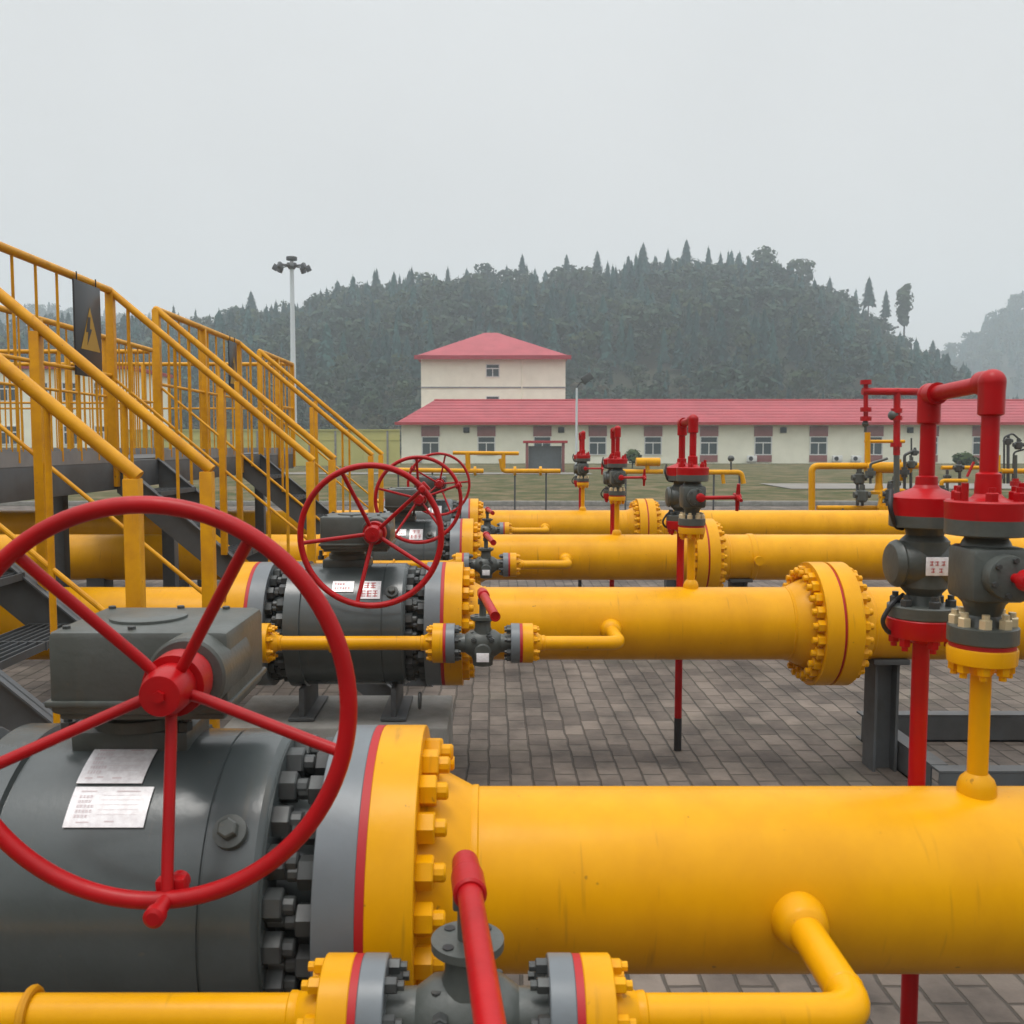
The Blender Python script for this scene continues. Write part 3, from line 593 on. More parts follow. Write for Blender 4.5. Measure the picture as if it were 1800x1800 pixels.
def guard(parent, a, c, posts=.9, bal=.115, name='guard_rail', ends=(True, True), hasbal=True):
    """horizontal rail from a to c (x, y) at the rail height, posts and balusters below"""
    a = Vector((a[0], a[1], 0)); c = Vector((c[0], c[1], 0)); L_ = (c - a).length; d = (c - a).normalized()
    r = MB().tube([a + Vector((0, 0, RZ)), c + Vector((0, 0, RZ))], .024, 14).build(name, M['yrail'], parent)
    n = max(1, round(L_ / posts))
    for k in range(n + 1):
        if (k == 0 and not ends[0]) or (k == n and not ends[1]): continue
        q = a + d * (L_ * k / n); MB().box((q.x, q.y, (DZ + RZ) / 2 - .09), (.05, .05, RZ - DZ + .18), .004).build('post', M['yrail'], r)
    MB().tube([a + Vector((0, 0, DZ + .55)), c + Vector((0, 0, DZ + .55))], .012, 10).build('mid_rail', M['yrail'], r)
    if hasbal:
        nb = int(L_ / bal)
        bm_ = MB().cyl((0, 0, DZ), (0, 0, RZ - .02), .0085, 8).mesh('baluster', M['yrail'])
        for k in range(1, nb): q = a + d * (L_ * k / nb); inst(bm_, 'baluster', r, (q.x, q.y, 0))
    MB().box(((a.x + c.x) / 2, (a.y + c.y) / 2, DZ + .02), (max(abs(d.x) * L_, .005), max(abs(d.y) * L_, .005), .08)).build('kick_plate', M['steel'], r)
    return r
guard(w_, (XE, PS), (XE, SY[0][0]), ends=(True, False))
guard(w_, (XE, SY[0][1]), (XE, SY[1][0]), bal=.25, posts=2.5)
guard(w_, (XE, SY[1][1]), (XE, SY[2][0]), bal=.25, posts=1.3)
guard(w_, (XE, SY[2][1]), (XE, PE), bal=.2)
guard(w_, (XE, PE), (-9.0, PE), ends=(False, True), bal=.14)
guard(w_, (XL, PS), (XL, 10.2), ends=(True, True), bal=.16, posts=1.3)
guard(w_, (XL - .08, 10.25), (-9.0, 10.25), ends=(False, True), bal=.14)
bal_s = {}
for si, (ya, yb) in enumerate(SY):
    lab = ['yellow-railed steel stair nearest the camera, its thick handrails crossing the left side', 'yellow-railed steel stair in the middle, between the second and third pipes', 'yellow-railed steel stair farthest away, between the third and fourth pipes'][si]
    s_ = thing('steel_stair', (XE, (ya + yb) / 2, 0), lab, 'staircase', 'steel stairs off the walkway'); oy = (ya + yb) / 2
    xl = DZ / SL
    for yy in (ya - oy + .03, yb - oy - .03):
        MB().prism([(0, yy - .004, DZ), (xl, yy - .004, .0), (xl - .26, yy - .004, 0), (0, yy - .004, DZ - .22)], (0, .008, 0)).prism([(0, yy - .03, DZ + .0), (xl, yy - .03, .0), (xl - .012, yy - .03, 0), (0, yy - .03, DZ - .01)], (0, .06, 0)).build('stringer', M['dsteel'], s_, smooth=False)
    nt_ = 8
    for k in range(1, nt_): 
        z = DZ * (1 - k / nt_); x = (DZ - z) / SL; tb_ = MB()
        for q in range(8): tb_.box((x - .22 + q * .034, 0, z - .018), (.006, yb - ya - .09, .03))
        for q in (-1, 0, 1): tb_.box((x - .10, q * (yb - ya - .1) / 2, z - .018), (.25, .008, .034))
        tb_.build('tread', M['dsteel'], s_, smooth=False)
    for wi, yy in enumerate((ya - oy, yb - oy)):
        x1 = XEND - XE
        rail = MB().tube([(0, yy, RZ), (x1, yy, RZ - SL * x1)], .024, 16).build('handrail', M['yrail'], s_)
        MB().sphere((0, yy, RZ), .0245).build('rail_joint', M['yrail'], rail)
        zb = lambda x: DZ - SL * x
        for px_ in (0, x1):
            if px_ == 0: zt_ = RZ
            else: zt_ = RZ - SL * x1
            MB().box((px_ + (-.0 if px_ == 0 else -.02), yy, (zb(px_) - .12 + zt_) / 2), (.052, .052, zt_ - zb(px_) + .11), .004).build('post', M['yrail'], rail)
        MB().tube([(0, yy, RZ - .56), (x1, yy, RZ - .56 - SL * x1)], .0095, 10).build('mid_rail', M['yrail'], rail)
        nb = 4
        for k in range(1, nb + 1):
            x = x1 - k * (.30 if wi == 0 else .36)
            if x < .05: continue
            b = MB()
            if k == 2: b.box((x, yy, (zb(x) + RZ - SL * x) / 2 - .03), (.04, .04, RZ - DZ), .003)
            else: b.cyl((x, yy, zb(x) - .02), (x, yy, RZ - SL * x - .01), .0115, 10)
            b.build('baluster', M['yrail'], rail)
# warning signs hanging on the guard rails
def warn_sign(p, label, sx=.37, h=.56):
    s_ = thing('warning_sign', p, label, 'warning sign', 'black warning signs on the walkway')
    MB().box((0, 0, -h / 2), (.012, sx, h), .002).build('board', M['sign_black'], s_)
    for sg in (1,):
        x = .0065; c0 = -.30
        MB().prism([(x, 0.02, c0 + .16), (x, -.115, c0 - .10), (x, .155, c0 - .10)], (.002, 0, 0)).build('triangle', M['sign_yellow'], s_, smooth=False)
        MB().prism([(x + .0025, -.015, c0 + .10), (x + .0025, -.045, c0 + .005), (x + .0025, -.012, c0 + .01), (x + .0025, -.03, c0 - .07), (x + .0025, .04, c0 + .03), (x + .0025, .008, c0 + .028), (x + .0025, .022, c0 + .10)], (.001, 0, 0)).build('symbol', M['sign_black'], s_, smooth=False)
    for yy in (-sx / 2 + .05, sx / 2 - .05): MB().cyl((0, yy, 0), (0, yy, .05), .004, 8).build('hanger', M['black'], s_)
    return s_
warn_sign((XE + .035, 5.78, RZ - .03), 'black board with a yellow warning triangle hung on the nearest guard rail')
warn_sign((XE + .035, 9.0, RZ - .03), 'smaller-looking black board with a yellow triangle on the farther guard rail', .26, .48)

# ------------------------------------------------------------ background pipework
def pipe_obj(name, parent, pts, r, m='yellow', bend=.12):
    return MB().tube(pts, r, 14, bend=bend).build(name, M[m], parent)
t = thing('manifold', tuple(at(860, 828, 22)), 'thin yellow manifold before the long building, left of the maroon shelter', 'pipe manifold'); o0 = at(860, 828, 22)
rel = lambda px, py, Y=22, o=None: at(px, py, Y) - (o or o0)
pipe_obj('pipe', t, [rel(690, 826), rel(850, 828)], .055); pipe_obj('pipe', t, [rel(880, 806), rel(884, 828), rel(985, 828)], .055, bend=.1)
pipe_obj('header', t, [rel(796, 796), rel(912, 797)], .045); pipe_obj('riser', t, [rel(822, 797), rel(823, 828)], .06)
pipe_obj('riser', t, [rel(885, 797), rel(885, 822)], .05)
for px in (700, 760, 905, 960): pipe_obj('leg', t, [rel(px, 828), at(px, 828, 22) - o0 + Vector((0, 0, -at(px, 828, 22).z))], .02, 'dsteel')
for px in (835, 905, 950): MB().cyl(rel(px, 828) - Vector((.03, 0, 0)), rel(px, 828) + Vector((.03, 0, 0)), .11, 20).build('flange', M['yellow'], t)
o1 = at(1180, 829, 20)
t = thing('manifold', tuple(o1), 'yellow manifold with a raised header behind the second red hoop', 'pipe manifold')
r1_ = lambda px, py: at(px, py, 20) - o1
pipe_obj('pipe', t, [r1_(1086, 829), r1_(1165, 829)], .05); pipe_obj('header', t, [r1_(1118, 812), r1_(1160, 812)], .09); pipe_obj('riser', t, [r1_(1138, 812), r1_(1138, 830)], .05)
pipe_obj('pipe', t, [r1_(1240, 830), r1_(1303, 830), r1_(1307, 850)], .055, bend=.12); pipe_obj('riser', t, [r1_(1270, 832), r1_(1272, 850)], .04)
pipe_obj('gauge_stem', t, [r1_(1285, 830), r1_(1285, 812)], .02, 'cast'); MB().sphere(r1_(1285, 806), .07).build('gauge', M['cast'], t)
for px in (1100, 1255, 1300): pipe_obj('leg', t, [r1_(px, 832), r1_(px, 832) + Vector((0, 0, -at(px, 832, 20).z))], .02, 'dsteel')
# metering skid at the right
o2 = at(1500, 817, 14.2)
t = thing('metering_skid', tuple(o2), 'yellow pipe frame with small grey and red instruments behind the nearest red hoop', 'metering skid')
def r2(px, py, Y=14.2): return at(px, py, Y) - o2
pipe_obj('pipe', t, [r2(1427, 905), r2(1427, 819), r2(1500, 819), r2(1620, 819)], .05, bend=.1)
pipe_obj('pipe', t, [r2(1436, 893), r2(1640, 893)], .04)
pipe_obj('pipe', t, [r2(1525, 760), r2(1525, 815)], .042, 'yellow'); pipe_obj('pipe', t, [r2(1520, 776), r2(1590, 776)], .025)
MB().cyl(r2(1522, 822), r2(1600, 822), .085, 20).build('strainer', M['yellow'], t)
MB().lathe(r2(1545, 850), (0, 0, -1), [(0, .05), (.1, .07), (.12, .12), (.16, .12)], 20).cyl(r2(1545, 850), r2(1545, 826), .05).build('funnel', M['yellow'], t)
for k, (px, py, rr_, m) in enumerate([(1510, 840, .10, 'cast'), (1515, 870, .11, 'cast'), (1564, 868, .11, 'nut'), (1572, 850, .08, 'cast'), (1602, 815, .07, 'cast'), (1608, 795, .05, 'nut'), (1580, 822, .09, 'yellow'), (1585, 838, .06, 'yellow'), (1560, 885, .07, 'nut'), (1665, 838, .05, 'cast'), (1685, 822, .07, 'nut'), (1772, 775, .06, 'nut'), (1790, 782, .07, 'nut')]):
    c = r2(px, py, 14.2 - .1 * (k % 3)); b = MB()
    b.lathe(c - Vector((0, 0, rr_)), (0, 0, 1), [(0, rr_ * .5), (rr_ * .3, rr_ * .8), (rr_ * 1.5, rr_ * .8), (rr_ * 1.7, rr_ * .4), (rr_ * 2.4, rr_ * .35)], 14)
    b.cyl(c - Vector((rr_ * 1.1, 0, 0)), c + Vector((rr_ * 1.1, 0, 0)), rr_ * .45, 12)
    b.build('instrument', M[m], t)
for px, a_, b_ in ((1507, 830, 905), (1516, 830, 905), (1601, 800, 870), (1588, 862, 905), (1772, 765, 850), (1665, 826, 880), (1687, 820, 880)):
    pipe_obj('stand', t, [r2(px, a_), r2(px, b_)], .022, 'dsteel')
pipe_obj('pipe', t, [r2(1655, 822), r2(1720, 822)], .03); pipe_obj('pipe', t, [r2(1760, 828), r2(1830, 828)], .04)
pipe_obj('conduit', t, [r2(1765, 850), r2(1765, 768), r2(1780, 762), r2(1795, 775)], .014, 'nut', bend=.06)
pipe_obj('conduit', t, [r2(1780, 850), r2(1782, 795), r2(1800, 790)], .014, 'nut', bend=.06)
for k, (pts_, rr_, m_) in enumerate([([(1530, 850), (1530, 815), (1560, 806)], .02, 'cast'), ([(1590, 905), (1590, 800), (1610, 790)], .022, 'nut'), ([(1545, 893), (1552, 862), (1590, 862)], .03, 'yellow'), ([(1575, 905), (1570, 876), (1545, 872)], .03, 'yellow'), ([(1655, 905), (1655, 845), (1700, 845)], .03, 'yellow'), ([(1668, 905), (1672, 862), (1700, 860)], .018, 'nut'), ([(1755, 905), (1755, 800)], .03, 'yellow'), ([(1700, 838), (1712, 812)], .02, 'red'), ([(1602, 770), (1602, 800)], .012, 'nut'), ([(1785, 905), (1785, 800)], .025, 'cast')]):
    pipe_obj('small_pipe', t, [r2(px_, py_, 14.0) for px_, py_ in pts_], rr_, m_, .05)
for px_, py_, m_ in ((1530, 832, 'cast'), (1552, 893, 'yellow'), (1590, 830, 'nut'), (1655, 862, 'cast'), (1668, 880, 'yellow'), (1755, 838, 'cast'), (1785, 850, 'red'), (1575, 890, 'yellow')):
    c = r2(px_, py_, 14.0); MB().cyl(c - Vector((0, 0, .035)), c + Vector((0, 0, .035)), .075, 14).cyl(c - Vector((0, 0, .075)), c + Vector((0, 0, .075)), .045, 12).build('small_valve', M[m_], t)
for px, Yb in ((1427, 14.2), (1480, 14.2), (1620, 14.2)):
    pz_ = at(px, 893, Yb); pipe_obj('leg', t, [r2(px, 893), r2(px, 893) + Vector((0, 0, -pz_.z))], .04, 'dsteel')
o3 = at(1575, 690, 13)
t = thing('vent_stack', tuple(o3), 'thin red twin vent pipes with a crossbar, seen left of the nearest red hoop', 'vent pipe')
r3 = lambda px, py: at(px, py, 13) - o3
pipe_obj('crossbar', t, [r3(1516, 688), r3(1640, 689)], .05, 'red', 0); pipe_obj('pipe', t, [r3(1522, 668), r3(1522, 738)], .032, 'red', 0); pipe_obj('pipe', t, [r3(1577, 684), r3(1576, 800)], .046, 'red', 0)
for px, py in ((1522, 672), (1522, 720), (1576, 722), (1576, 735), (1575, 782), (1522, 736)): MB().cyl(r3(px, py) - Vector((0, 0, .03)), r3(px, py) + Vector((0, 0, .03)), .075, 14).build('flange', M['red'], t)
pipe_obj('pipe', t, [r3(1522, 738), r3(1521, 760)], .02, 'cast', 0); pipe_obj('pipe', t, [r3(1576, 795), r3(1576, 905)], .04, 'cast', 0)
MB().sphere(r3(1521, 745), .045).build('clamp', M['cast'], t); MB().sphere(r3(1570, 730), .07).build('clamp', M['cast'], t)

# ------------------------------------------------------------ buildings
def bwin(parent, cx, z0, z1, wd, y, red_top=0, red_bot=0, name='window'):
    """window flush in the wall facing -Y; the frame stands 4 cm proud, the panes sit behind it"""
    fr = .09
    b = MB()
    b.box((cx, y - .03, z1 - fr / 2), (wd, .1, fr)).box((cx, y - .03, z0 + fr / 2), (wd, .1, fr))
    b.box((cx - wd / 2 + fr / 2, y - .03, (z0 + z1) / 2), (fr, .098, z1 - z0 - 2 * fr)).box((cx + wd / 2 - fr / 2, y - .03, (z0 + z1) / 2), (fr, .098, z1 - z0 - 2 * fr))
    zm = z0 + (z1 - z0) * .66
    b.box((cx, y - .03, zm), (wd - 2 * fr, .09, .11)).box((cx, y - .03, (z0 + zm) / 2), (.09, .085, zm - z0 - .1))
    f = b.build(name, M['win_frame'], parent, smooth=False)
    MB().box((cx, y - .01, (z0 + z1) / 2), (wd - .1, .04, z1 - z0 - .1)).build('pane', M['glass'], f)
    if red_top: MB().box((cx, y - .04, z1 + red_top / 2), (wd + .05, .12, red_top - .01)).build('lintel_panel', M['maroon'], f)
    if red_bot: MB().box((cx, y - .03, z0 - red_bot / 2), (wd, .08, red_bot - .01)).build('sill_panel', M['maroon'], f)
YB = 85.
def bx(px, Y=YB): return (px - CX) / F * Y
def bz(py, Y=YB): return at(900, py, Y).z
t = thing('long_building', (0, YB, 0), 'long single-storey cream building with a red metal roof and a row of windows', 'building')
x0, x1 = bx(706), bx(2250); zb0, ze = bz(822), bz(744)
MB().box(((x0 + x1) / 2, 4.5, (zb0 - 1 + ze) / 2), (x1 - x0, 9, ze - zb0 + 1)).build('wall', M['wallpaint'], t)
MB().box(((x0 + x1) / 2, 0, zb0 + .12), (x1 - x0 + .1, .12, .3)).build('plinth', M['concrete'], t)
ex0, ex1 = bx(697), bx(2260); ey0 = -.75; zr_ = bz(704, YB + 5); rp = MB()
V = [(ex0, ey0, ze), (ex1, ey0, ze), (ex1, 9.75, ze), (ex0, 9.75, ze), (bx(764, YB + 4.5), 4.5, zr_), (ex1 - 5, 4.5, zr_)]
rp.add(V, [(0, 1, 5, 4), (1, 2, 5), (2, 3, 4, 5), (3, 0, 4), (3, 2, 1, 0)])
roof = rp.build('roof', M['roof'], t, smooth=False)
MB().box(((ex0 + ex1) / 2, ey0 - .04, ze - .03), (ex1 - ex0 + .1, .1, .26)).build('gutter', M['roof_trim'], roof)
rb = MB()
for q in range(1, 8):
    f_ = q / 8; yy_ = ey0 + (4.5 - ey0) * f_; zz_ = ze + (zr_ - ze) * f_; xs_ = ex0 + (V[4][0] - ex0) * f_ + .1
    rb.box(((xs_ + ex1 - 5) / 2, yy_, zz_ + .01), (ex1 - 5 - xs_, .05, .03))
rb.build('roof_laps', M['roof'], roof, smooth=False)
MB().tube([(V[4][0], 4.5, zr_ + .02), (V[5][0], 4.5, zr_ + .02)], .09, 8).build('ridge_cap', M['roof_trim'], roof)
for px in (757, 855, 953, 1050, 1147, 1245, 1340, 1437, 1534, 1631, 1722, 1820):
    bwin(t, bx(px), bz(800), bz(767), bx(CX + 31) , 0, red_top=bz(749) - bz(767), red_bot=(bz(800) - bz(812)) if px > 1200 else 0)
for px in (820, 986, 1375, 1597, 1175 + 37): 
    MB().box((bx(px), -.06, bz(756)), (.55, .14, .5), .02).build('vent', M['black'], t)
# air conditioners, each its own thing, by the wall
for k, px in enumerate((735, 1318, 1467, 1500)):
    a = thing('air_conditioner', (bx(px), YB - .5, bz(806)), ['white air conditioner unit by the left end of the long building', 'white air conditioner unit low on the wall left of the sixth window', 'white air conditioner unit on the wall just right of the yellow pipe corner', 'white air conditioner unit on the wall above the metering skid'][k], 'air conditioner', 'air conditioners on the wall')
    MB().box((0, 0, 0), (.85, .35, .55), .02).build('case', M['win_frame'], a); MB().lathe((-.12, -.18, 0), (0, -1, 0), [(0, .2), (.01, .2)], 20).build('fan_grille', M['black'], a)
    MB().box((0, .17, -.31), (.7, .5, .04)).build('bracket', M['dsteel'], a)
# three-storey building
Y3 = 100.
t = thing('three_storey_building', (0, Y3, 0), 'tall cream three-storey building with a red hipped roof behind the long one', 'building')
xa, xb = bx(741, Y3), bx(993, Y3); ze3 = bz(627, Y3)
MB().box(((xa + xb) / 2, 6, ze3 / 2), (xb - xa, 12, ze3)).build('wall', M['wallpaint'], t)
MB().box(((xa + xb) / 2, -.02, bz(681, Y3)), (xb - xa + .1, .1, .14)).build('string_course', M['steel'], t)
MB().cyl((bx(917, Y3), -.06, bz(627, Y3)), (bx(917, Y3), -.06, 4), .07, 8).build('downpipe', M['wallpaint'], t)
ea, eb = bx(731, Y3), bx(1001, Y3); zp = at(862, 585, Y3 + 6).z
rp = MB().add([(ea, -.7, ze3), (eb, -.7, ze3), (eb, 12.7, ze3), (ea, 12.7, ze3), (bx(852, Y3 + 6), 6, zp), (bx(874, Y3 + 6), 6, zp)], [(0, 1, 5, 4), (1, 2, 5), (2, 3, 4, 5), (3, 0, 4), (3, 2, 1, 0)])
roof = rp.build('roof', M['roof'], t, smooth=False)
MB().box(((ea + eb) / 2, -.74, ze3 - .12), (eb - ea + .1, .1, .42)).build('gutter', M['roof'], roof)
bwin(t, bx(866, Y3), bz(663, Y3), bz(640, Y3), 1.45, 0); bwin(t, bx(866, Y3), bz(720, Y3), bz(696, Y3), 1.45, 0)
# maroon shelter (notice board)
Ys = 60.; o = at(958, 828, Ys)
t = thing('shelter', (o.x, Ys, gz(o.x, Ys)), 'low maroon framed shelter with a grey back panel in front of the long building', 'shelter')
sw = (992 - 923) / F * Ys; zt_ = at(958, 774, Ys).z - gz(o.x, Ys)
for sx in (-1, 1): MB().box((sx * (sw / 2 - .1), 0, zt_ / 2 - .05), (.16, .5, zt_ - .1), .01).build('post', M['maroon'], t)
MB().box((0, 0, zt_ - .1), (sw + .3, .8, .16), .01).build('canopy', M['roof_trim'], t)
MB().box((0, .1, zt_ * .42), (sw - .4, .06, zt_ * .8)).build('panel', M['lgrey'], t)
# cream building behind the rails at the left
Y4 = 78.; t = thing('site_office', (0, Y4, 0), 'pale two-storey building seen through the yellow railings at the far left', 'building')
xa, xb = bx(-160, Y4), bx(226, Y4); zt4 = bz(648, Y4)
MB().box(((xa + xb) / 2, 5, zt4 / 2), (xb - xa, 10, zt4)).build('wall', M['wallpaint'], t)
MB().box(((xa + xb) / 2, 5, zt4 + .1), (xb - xa + .8, 10.8, .3), .02).build('roof', M['roof_trim'], t)
for px in (20, 75, 130, 185):
    for py in (686, 762): bwin(t, bx(px, Y4), bz(py + 20, Y4), bz(py - 14, Y4), 1.5, 0)
# perimeter wall
Yf = 76.; t = thing('boundary_wall', (0, Yf, 0), 'pale yellow boundary wall with thin posts between the railings and the long building', 'wall')
xa, xb = bx(226, Yf), bx(703, Yf); zt5 = bz(757, Yf); g0 = gz(0, Yf)
MB().box(((xa + xb) / 2, 0, (g0 + zt5) / 2), (xb - xa, .18, zt5 - g0)).build('panel', M['fence'], t)
MB().box(((xa + xb) / 2, -.02, zt5 + .05), (xb - xa, .3, .1)).box(((xa + xb) / 2, -.1, zt5 - .75), (xb - xa, .04, .06)).build('coping', M['fence'], t)
k = 0
while xa + k * 2.1 < xb: MB().box((xa + k * 2.1, -.1, (g0 + zt5) / 2), (.16, .1, zt5 - g0)).build('post', M['concrete'] if k % 3 else M['fence'], t); k += 1

# ------------------------------------------------------------ lamps
o = at(518, 815, 80); gzz = gz(o.x, 80)
t = thing('high_mast_lamp', (o.x, 80, gzz), 'tall pale high-mast lamp post with a ring of floodlights, left of centre', 'lamp post')
zt_ = at(518, 470, 80).z - gzz
MB().cyl((0, 0, 0), (0, 0, zt_), .27, 16, r2=.17).build('pole', M['pole'], t)
MB().lathe((0, 0, zt_ - .15), (0, 0, 1), [(0, .25), (.3, .45), (.5, .4), (.55, .1), (.75, .1), (.75, .46), (1.0, .46)], 16).build('head', M['dsteel'], t)
for q in range(8):
    a = R(45 * q + 12); c, s_ = math.cos(a), math.sin(a)
    arm = MB().cyl((0, 0, zt_ + .15), (1.35 * c, 1.35 * s_, zt_ + .1), .05, 8).build('arm', M['dsteel'], t)
    MB().box((1.35 * c, 1.35 * s_, zt_ - .05), (.42, .30, .5), .04, Matrix.Rotation(a, 4, 'Z') @ Matrix.Rotation(R(-28), 4, 'Y')).build('floodlight', M['dsteel'], arm)
o = at(1013, 815, 42); gzz = gz(o.x, 42)
t = thing('camera_pole', (o.x, 42, gzz), 'slim grey pole with a tilted floodlight in front of the long red roof', 'lamp post')
zt_ = at(1013, 682, 42).z - gzz
MB().cyl((0, 0, 0), (0, 0, zt_), .06, 12, r2=.045).build('pole', M['pole'], t)
MB().tube([(0, 0, zt_), (.15, 0, zt_ + .25), (.4, 0, zt_ + .3)], .03, 8).build('arm', M['dsteel'], t)
MB().box((.45, -.05, zt_ + .42), (.5, .3, .34), .03, Matrix.Rotation(R(-35), 4, 'Y')).build('floodlight', M['dsteel'], t)

# ------------------------------------------------------------ vegetation
def crown_tris(kind, h, rad, n, rnd):
    """many small leaf clumps: returns verts, faces around a base at z = 0"""
    V_ = []; F_ = []
    if kind == 'fir':
        prev = None; lv = 9; sg_ = 7
        for q in range(lv):                       # ragged inner cone: tiers that step in and out
            t_ = q / (lv - 1); z = h * (.10 + .88 * t_); rr_ = rad * (.64 * (1 - t_) ** .7 + .04) * (1.12 if q % 2 else .86)
            k0 = len(V_); V_ += [Vector((rr_ * rnd.uniform(.75, 1.2) * math.cos(6.283 * a / sg_ + q), rr_ * rnd.uniform(.75, 1.2) * math.sin(6.283 * a / sg_ + q), z + rnd.uniform(-.02, .02) * h)) for a in range(sg_)]
            if prev is not None:
                for a in range(sg_):
                    b = (a + 1) % sg_; F_ += [(prev + a, prev + b, k0 + b), (prev + a, k0 + b, k0 + a)]
            prev = k0
        for q in range(n):
            t_ = (q + rnd.random()) / n; t_ = t_ ** .9
            z = h * (.10 + .88 * t_); env = rad * ((1 - t_) ** .68 * (.80 + .20 * math.sin(t_ * 34)) + .04)
            a = rnd.uniform(0, 2 * math.pi); r_ = env * rnd.uniform(.55, 1.0); s_ = (.30 + .5 * (1 - t_)) * rad * .5 * rnd.uniform(.7, 1.3)
            c = Vector((r_ * math.cos(a), r_ * math.sin(a), z)); out = Vector((math.cos(a), math.sin(a), -1.3)).normalized(); sd_ = Vector((-math.sin(a), math.cos(a), rnd.uniform(-.3, .3)))
            k = len(V_); V_ += [c - out * s_ * .7, c + sd_ * s_ * .40, c + out * s_ * .8, c - sd_ * s_ * .40]; F_ += [(k, k + 1, k + 2), (k, k + 2, k + 3)]
        k = len(V_); V_ += [Vector((-.07 * rad, 0, h * .9)), Vector((.07 * rad, .02, h * .9)), Vector((0, 0, h * 1.06))]; F_.append((k, k + 1, k + 2))
    else:
        if kind == 'tall': lobes = [(rnd.uniform(-.35, .35) * rad, rnd.uniform(-.35, .35) * rad, h * (.10 + .085 * q), rad * (.30 + .42 * math.sin(.35 + q * .27)) * rnd.uniform(.8, 1.15)) for q in range(10)]
        else: lobes = [(rnd.uniform(-.55, .55) * rad, rnd.uniform(-.55, .55) * rad, h * rnd.uniform(.30, .85), rad * rnd.uniform(.32, .66)) for _ in range(9)] + [(0, 0, h * .82, rad * .5)]
        for q in range(n):
            l_ = lobes[q % len(lobes)]; d = Vector((rnd.gauss(0, 1), rnd.gauss(0, 1), rnd.gauss(0, 1) * .9)).normalized(); rr_ = l_[3] * rnd.uniform(.7, 1.08)
            c = Vector(l_[:3]) + d * rr_; s_ = rad * .17 * rnd.uniform(.6, 1.4); u = d.orthogonal().normalized(); v_ = d.cross(u); th = rnd.uniform(0, 6.28)
            uu = u * math.cos(th) + v_ * math.sin(th) + d * rnd.uniform(-.5, .5); vv = v_ * math.cos(th) - u * math.sin(th)
            k = len(V_); V_ += [c - uu * s_, c + vv * s_ * .7, c + uu * s_, c - vv * s_ * .7]; F_ += [(k, k + 1, k + 2), (k, k + 2, k + 3)]
    return V_, F_
def np_proto(kind, n, seed, rad=.22):
    v, f = crown_tris(kind, 1.0, rad, n, random.Random(seed)); return np.array([tuple(a) for a in v]), np.array(f)
protos = {'fir': [np_proto('fir', 150, s, .175 + .012 * s) for s in range(6)], 'leaf': [np_proto('leaf', 190, s + 20, .36) for s in range(6)]}
def forest(name, spots, m_by, label):
    """spots: (x, y, z, height, kind); one mesh"""
    Vs, Fs, Ms = [], [], []; k = 0
    for (x, y, z, h, kind) in spots:
        v, f = protos[kind][rng.integers(6)]; a = rng.uniform(0, 6.28); c, s_ = math.cos(a), math.sin(a); wd = h * rng.uniform(.9, 1.45)
        P = np.stack([(v[:, 0] * c - v[:, 1] * s_) * wd + x, (v[:, 0] * s_ + v[:, 1] * c) * wd + y, v[:, 2] * h + z - .2 * 1], 1)
        Vs.append(P); Fs.append(f + k); Ms.append(np.full(len(f), (0 if rng.random() < .5 else 1) if kind == 'fir' else (2 if rng.random() < .6 else 3))); k += len(P)
    V_ = np.concatenate(Vs).astype(np.float32); F_ = np.concatenate(Fs).astype(np.int32); Mi = np.concatenate(Ms).astype(np.int32)
    me = bpy.data.meshes.new(name); me.vertices.add(len(V_)); me.vertices.foreach_set('co', V_.ravel())
    me.loops.add(F_.size); me.loops.foreach_set('vertex_index', F_.ravel()); me.polygons.add(len(F_))
    me.polygons.foreach_set('loop_start', np.arange(0, F_.size, 3, dtype=np.int32)); me.polygons.foreach_set('material_index', Mi)
    for m in m_by: me.materials.append(m)
    me.update(calc_edges=True)
    o = bpy.data.objects.new(name, me); col.objects.link(o); tag(o, label, 'forest', kind='stuff'); return o
spots = []
yy = 158.
while yy < MAIN_Y + 22:
    xx = -215.
    while xx < 250:
        x = xx + rng.uniform(-2, 2); y = yy + rng.uniform(-2, 2); z = float(hill_z(np.array(x), np.array(y)))
        if abs(x) < y * .62 + 10:
            t_ = (y - 150) / (MAIN_Y - 150)
            low = t_ < .3
            patch = math.sin(x * .07 + 1) * math.sin(y * .06) + .5 * math.sin(x * .17)
            kind = 'fir' if (rng.random() < (.3 if patch < -.2 else .62)) else 'leaf'
            h = rng.uniform(7.5, 14.5) * (.88 + .12 * patch) if kind == 'fir' else rng.uniform(6.5, 11)
            if y > MAIN_Y - 24: h = min(h * rng.uniform(.5, 1.0), 11.5)
            if low: h *= rng.uniform(.4, .75); kind = 'leaf' if rng.random() < .7 else 'fir'
            if rng.random() < (.96 if not low else .85): spots.append((x, y, z, h, kind))
        xx += 4.6
    yy += 5.2 if yy < MAIN_Y - 20 else 4
forest('forest', spots, [M['fir'], M['fir_mid'], M['leaf_dark'], M['leaf']], 'dense dark conifer forest covering the main hill')
spots = []
for x0_, x1_ in ((-420, -150), (235, 520)):
    for _ in range(1100):
        x = rng.uniform(x0_, x1_); y = 640 - abs(rng.normal(0, 60)); z = float(far_z(np.array(x), np.array(y)))
        spots.append((x, y, z, rng.uniform(7, 13), 'fir' if rng.random() < .6 else 'leaf'))
forest('far_forest', spots, [M['fir'], M['fir_mid'], M['leaf_dark'], M['leaf']], 'hazy wooded slopes on the distant hills at the far left and right')
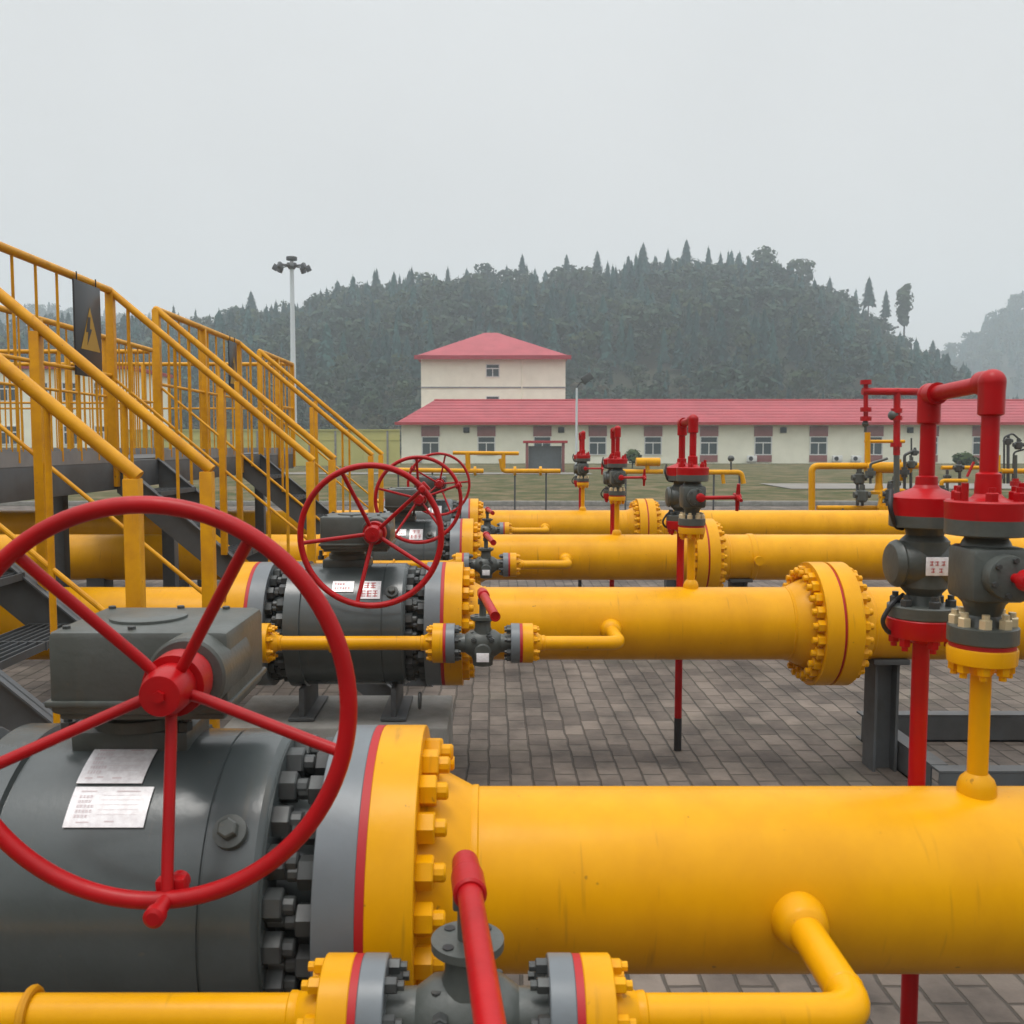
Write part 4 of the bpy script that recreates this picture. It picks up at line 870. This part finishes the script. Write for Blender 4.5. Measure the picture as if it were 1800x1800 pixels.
# brown scrub along the hill foot
spots = []
for _ in range(900):
    y = rng.uniform(140, 185); x = rng.uniform(-y * .6, y * .62); z = max(float(hill_z(np.array(x), np.array(y))) if y > 150 else 1, 1.0); spots.append((x, y, z, rng.uniform(1.5, 4), 'leaf'))
forest('scrub', spots, [M['scrub'], M['leaf_dark'], M['scrub'], M['leaf_dark']], 'brown and green scrub at the foot of the hill behind the long roof')
# trees on the skyline one can tell apart
def tree(px, py_top, Y, h, kind, label, rad, n=420, bare=.25):
    p = at(px, py_top, Y); z0 = p.z - h
    bare = .22 if kind == 'tall' else (.04 if kind == 'leaf' else bare)
    t = thing('conifer_tree' if kind == 'fir' else 'broadleaf_tree', (p.x, Y, z0), label, 'tree', 'separate trees on the skyline')
    MB().cyl((0, 0, -1), (0, 0, h * .8), .16 + .01 * h, 8, r2=.05).build('trunk', M['bark'], t)
    v, f = crown_tris(kind, h * (1 - bare), rad, n, random.Random(int(px))); b = MB(); b.add([q + Vector((0, 0, h * bare)) for q in v], f)
    me = bpy.data.meshes.new('crown'); me.from_pydata(b.v, [], b.f); me.materials.append(M['fir' if kind == 'fir' else 'leaf']); o_ = bpy.data.objects.new('crown', me); col.objects.link(o_); o_.parent = t
tree(1592, 494, 285, 17.5, 'tall', 'tall slim tree with a bare trunk standing alone on the right shoulder of the hill', 3.0, 900)
tree(1528, 487, 296, 13, 'fir', 'tall pointed conifer two trees left of the lone slim tree', 2.6)
tree(1558, 510, 292, 12, 'fir', 'narrow conifer just left of the lone slim tree', 2.0)
tree(1131, 427, 306, 12.5, 'fir', 'tallest pointed conifer near the hilltop, above the second red hoop', 2.6)
tree(1207, 421, 308, 10, 'fir', 'pointed conifer on the very top of the hill', 2.3)
tree(1342, 436, 304, 11, 'leaf', 'round-topped tree on the right side of the hilltop', 4.6)
tree(1050, 441, 308, 9.5, 'fir', 'pointed conifer on the hilltop left of the tallest one', 2.1)
tree(996, 447, 308, 9, 'fir', 'slim conifer on the ridge right above the red hipped roof corner', 1.8)
tree(918, 447, 308, 9, 'fir', 'slim conifer on the ridge above the three-storey building', 1.9)
tree(441, 512, 306, 8.5, 'fir', 'tallest conifer on the ridge left of the high-mast lamp', 2.2)
tree(1640, 598, 306, 8, 'fir', 'small conifer in the dip between the two hills', 1.9)
tree(1410, 455, 303, 11, 'leaf', 'broad tree where the hilltop starts to fall to the right', 4.6)
# shrubs by the buildings
for k, (px, py, Y, h, rad, lab) in enumerate([(1112, 800, 68, 1.3, .7, 'dark green shrub right of the third red hoop'), (1698, 812, 66, .9, .9, 'dark green shrub between the two red pipes at the right')]):
    p = at(px, py, Y); t = thing('shrub', (p.x, Y, gz(p.x, Y)), lab, 'shrub', 'shrubs before the long building')
    v, f = crown_tris('leaf', h + .4, rad, 700, random.Random(k)); v = [Vector((q.x, q.y, (q.z - (h + .4) * .12) * .9)) for q in v]; me = bpy.data.meshes.new('foliage'); me.from_pydata([tuple(q) for q in v], [], f); me.materials.append(M['hedge']); o_ = bpy.data.objects.new('foliage', me); col.objects.link(o_); o_.parent = t
    MB().cyl((0, 0, -.1), (0, 0, h * .6), .05, 6).build('stem', M['bark'], t)
# ------------------------------------------------------------ haze
hz = MB().box((60, 330, 74), (1500, 1160, 152)).build('haze', M['road'], smooth=False)
hm = bpy.data.materials.new('haze_air'); hm.use_nodes = True; n = hm.node_tree.nodes; n.clear()
pvn = n.new('ShaderNodeVolumePrincipled'); pvn.inputs['Color'].default_value = (.83, .93, .995, 1); pvn.inputs['Density'].default_value = .0011; pvn.inputs['Anisotropy'].default_value = 0
on = n.new('ShaderNodeOutputMaterial'); hm.node_tree.links.new(pvn.outputs[0], on.inputs['Volume'])
hz.data.materials.clear(); hz.data.materials.append(hm); tag(hz, kind='stuff')
